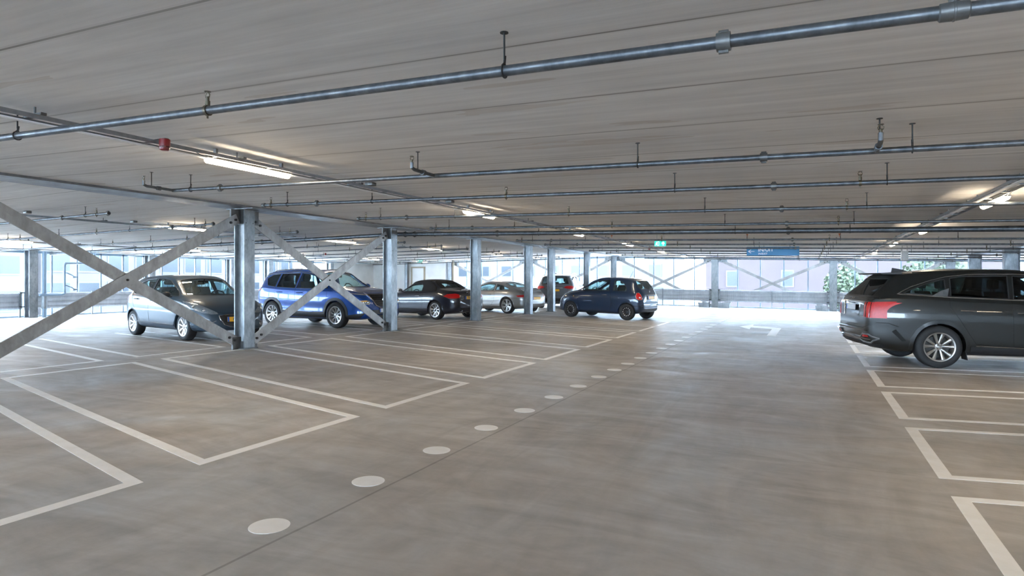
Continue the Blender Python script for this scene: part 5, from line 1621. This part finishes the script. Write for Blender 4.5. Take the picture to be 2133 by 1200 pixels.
    for y in (.33, -.33): seat(c, -.05, y, .58, w_=.46); seat(c, -.75, y, .60, w_=.44, h=.42)
    dash(c, .90, .99, .60); steering(c, .45, .33, .95)
    k = MB(); k.rbox((.36, -.10, 1.29), (.39, .10, 1.35), .012); k.cyl((.39, 0, 1.35), (.42, 0, 1.37), .008, 6); k.build('rear_view_mirror', M['interior'], c.root)
    c.place((-5.85, 21.9), (-1.15, .80), math.radians(166), 1.04)

# ---------------------------------------------------------------- graphite suv at the right edge
def car_graphite():
    S = dict(x0=-2.53, x1=2.33, paint=M['p_graph'], kb=.955, kr=.70, kh=.80, zmax=.60, n=96)
    S.update(prof(
        top=[(-2.53, .72), (-2.527, .98), (-2.51, 1.13), (-2.43, 1.26), (-2.18, 1.50), (-2.02, 1.65), (-1.6, 1.705), (-.9, 1.755), (-.2, 1.755), (.35, 1.69), (.8, 1.47), (1.25, 1.20), (1.8, 1.09), (2.15, .94), (2.28, .80), (2.33, .60)],
        belt=[(-2.53, 1.04), (-2.4, 1.20), (-1.8, 1.225), (-1.0, 1.195), (.3, 1.155), (1.25, 1.09), (1.9, .93), (2.33, .56)],
        wid=[(-2.53, .72), (-2.50, .81), (-2.40, .88), (-2.1, .928), (-1.5, .95), (1.4, .95), (1.9, .90), (2.2, .76), (2.33, .56)],
        bot=[(-2.53, .46), (-2.44, .34), (-2.2, .28), (-1.9, .25), (1.9, .22), (2.33, .36)],
        cab=[(-2.53, 0), (-2.25, .6), (-2.0, 1), (.36, 1), (1.05, .3), (1.3, 0)]))
    c = Car(S, 'graphite grey suv cut off by the right edge of the picture, tail towards the aisle')
    c.hollow(-2.12, 1.15, zfloor=.45)
    xs = (-1.4075, 1.4075); R = .372
    c.wells(xs, R, k=1.12)
    c.window('side_window', [(1.0, 1.22), (.80, 1.33), (.40, 1.54), (.05, 1.615), (-.20, 1.625), (-.26, 1.225)], 'side', M['glass_dark'], M['plastic'])
    c.window('side_window', [(-.33, 1.23), (-.28, 1.627), (-1.0, 1.61), (-1.18, 1.575), (-1.22, 1.255)], 'side', M['glass_dark'], M['plastic'])
    c.window('side_window', [(-1.29, 1.265), (-1.27, 1.55), (-1.34, 1.545), (-1.58, 1.47), (-1.80, 1.38), (-1.97, 1.30)], 'side', M['glass'], M['plastic'])
    c.window('windshield', [(1.20, -.66), (1.24, 0), (1.20, .66), (.50, .54), (.44, 0), (.50, -.54)], 'top', M['glass'], M['plastic'], depth=(1.16, 2.2))
    c.window('rear_window', [(-.72, 1.245), (.72, 1.245), (.68, 1.33), (.58, 1.56), (-.58, 1.56), (-.68, 1.33)], 'rear', M['glass_dark'], M['plastic'], depth=(-2.7, -1.98), tr=.008)
    finish(c.body)
    for sd in (1, -1):
        c.line('window_chrome', [(1.15, 1.20), (.4, 1.20), (-.3, 1.212), (-1.2, 1.24), (-2.06, 1.285), (-1.82, 1.415), (-1.52, 1.525), (-1.25, 1.60), (-.9, 1.645), (-.2, 1.66), (.1, 1.65), (.45, 1.57), (.85, 1.36), (1.15, 1.20)], 'side', M['chrome'], r=.009, sd=sd, off=.003)
        c.patch('fin_trim', [(-1.53, 1.255), (-1.28, 1.25), (-1.23, 1.395), (-1.36, 1.35)], 'side', M['galv'], sd=sd, off=.010)
        t = c.patch('tail_light', [(sd * a, b) for a, b in [(.66, .86), (.70, .855), (.715, 1.125), (.67, 1.125)]], 'rear', M['tail'], off=.010, g=.03)
        t = c.patch('tail_light', [(sd * a, b) for a, b in [(.745, .85), (.905, .85), (.915, 1.13), (.75, 1.13)]], 'rear', M['tail'], off=.006, g=.03)
        c.patch('tail_light', [(-2.42, .85), (-2.24, .85), (-2.24, 1.05), (-2.20, 1.09), (-2.08, 1.142), (-2.10, 1.148), (-2.42, 1.138)], 'side', M['tail'], off=.006, sd=sd, g=.03)
        c.line('tail_light_bar', [(sd * .73, .86), (sd * .735, 1.125)], 'rear', M['gap'], r=.012, off=.004)
        c.line('tail_light_bar', [(sd * .82, .86), (sd * .825, 1.125)], 'rear', M['tail_dark'], r=.008, off=.014)
        c.patch('tail_panel', [(sd * a, b) for a, b in [(.42, .86), (.64, .86), (.65, 1.125), (.44, 1.125)]], 'rear', M['chrome' if False else 'p_graph'], off=.008, g=.03)
        c.line('tail_panel_edge', [(sd * .44, 1.12), (sd * .42, .86), (sd * .64, .86)], 'rear', M['chrome'], r=.005, off=.010)
        c.patch('bumper_vent', [(-2.16, .62), (-2.10, .66), (-1.93, .46), (-2.0, .45)], 'side', M['gap'], off=.004, sd=sd, g=.03)
        c.line('bumper_garnish', [(sd * .88, .48), (sd * .80, .55), (sd * .62, .55), (sd * .54, .49), (0, .49)], 'rear', M['galv'], r=.016, off=.008)
        c.line('bumper_garnish', [(sd * .88, .48), (sd * .80, .40), (sd * .56, .41), (sd * .50, .45)], 'rear', M['galv'], r=.016, off=.008)
        c.line('bumper_garnish', [(sd * .82, .46), (sd * .56, .47)], 'rear', M['chrome'], r=.008, off=.008)
        c.patch('rear_reflector', [(sd * a, b) for a, b in [(.62, .50), (.80, .50), (.79, .535), (.64, .535)]], 'rear', M['tail'], off=.010, g=.03)
        c.patch('lower_bumper', [(sd * 0.0, .29), (sd * .84, .31), (sd * .86, .38), (sd * .5, .40), (sd * 0.0, .40)], 'rear', M['plastic'], off=.004, g=.05)
        c.line('sill_chrome', [(-.85, .41), (.85, .37)], 'side', M['chrome'], r=.010, sd=sd, off=.010)
        c.patch('sill_cladding', [(-.92, .27), (-.92, .395), (.92, .36), (.92, .25)], 'side', M['plastic'], off=.008, sd=sd)
        k = MB(); k.tube([(-1.75, sd * .655, 1.672), (-1.3, sd * .66, 1.70), (-.6, sd * .662, 1.728), (.05, sd * .655, 1.715), (.25, sd * .65, 1.675)], .010, 8); k.build('roof_rail', M['p_graph'], c.root)
        k = MB(); k.bar((-1.40 + .40, sd * .84, .30), (-1.40 + .43, sd * .84, .16), .20, .012, up=(1, 0, 0)); k.build('mud_flap', M['plastic'], c.root)
        c.patch('headlight', [(sd * a, b) for a, b in [(.50, .80), (.78, .82), (.80, .92), (.52, .90)]], 'front', M['reflector'], g=.03)
    c.seams([('side', [(1.02, 1.06), (1.02, .80), (.93, .40), (-.27, .42), (-.30, 1.21)]), ('side', [(-.33, .42), (-.84, .44), (-.98, .66), (-1.10, .86), (-1.25, 1.08), (-1.25, 1.24)]),
             ('rear', [(-.86, 1.15), (-.40, 1.155), (.40, 1.155), (.86, 1.15)]), ('rear', [(-.84, .72), (-.60, .66), (.60, .66), (.84, .72)]), ('side', [(-2.40, .77), (-2.2, .76), (-2.05, .70)])])
    c.line('bumper_crease', [(-.80, .62), (.80, .62)], 'rear', M['p_graph'], r=.02, off=.0)
    c.line('tailgate_edge', [(-.86, 1.20), (-.5, 1.215), (.5, 1.215), (.86, 1.20)], 'rear', M['p_graph'], r=.018, off=.0)
    for x in xs: c.arch(x, R, k=1.12, wide=.055, material=M['p_graph'])
    # roof spoiler and fin
    k = MB()
    k.prism([(-2.26, -.60, 1.66), (-1.90, -.62, 1.675), (-1.90, -.62, 1.64), (-2.22, -.60, 1.635)], (0, 1.20, 0)); k.build('spoiler', M['plastic'], c.root)
    k = MB(); k.prism([(-1.86, -.02, 1.67), (-1.56, -.02, 1.70), (-1.68, -.02, 1.735), (-1.84, -.02, 1.765)], (0, .04, 0)); k.build('roof_fin', M['plastic'], c.root)
    q = c.hit(0, 1.02, 'rear'); plate(c, q.x - .03, 0, 1.02, -1, '', yellow=False, tilt=.05)
    # tailgate lettering
    k = MB()
    Lc = lambda u, v: c.hit(-(u), 1.180 + v, 'rear', off=.010)
    def stroke(a, b):
        p, q_ = Lc(*a), Lc(*b)
        k.tube([p, q_], .0055, 6)
    w0 = -.10
    stroke((w0, -.022), (w0, .022)); stroke((w0, -.004), (w0 + .05, .022)); stroke((w0 + .02, .006), (w0 + .055, -.022))
    stroke((w0 + .075, -.022), (w0 + .075, .022))
    stroke((w0 + .095, -.022), (w0 + .13, .022)); stroke((w0 + .13, .022), (w0 + .165, -.022))
    k.build('tailgate_lettering', M['chrome'], c.root)
    k = MB(); k.rbox((-2.555, -.16, 1.085), (-2.52, .16, 1.105), .01); k.build('plate_lamp', M['plastic'], c.root)
    add_wheels(c, xs, 1.65, R, .24, .248, 'vee', M['rim_mid'], 5)
    mirror_(c, .80, .91, 1.20, M['p_graph'], L=.24, H=.17)
    handles(c, [(-.12, .99), (-.98, 1.015)], M['chrome'], L=.23)
    floorpan(c, -1.6, 1.6, .22, .68)
    for y in (.38, -.38): seat(c, 0, y, .76, h=.58); seat(c, -.85, y, .78, h=.55); seat(c, -1.55, y, .72, h=.42)
    dash(c, 1.1, 1.12, .72); steering(c, .62, .38, 1.10)
    c.place((2.08, 13.07), (-1.4075, -.90), math.radians(13.6), 1.0)
CARS = [car_hatch, car_blue, car_roadster, car_coupe, car_grey, car_mini, car_graphite]

for fn in CARS: fn()

for o in bpy.data.objects:
    if '_w' in o: del o['_w']
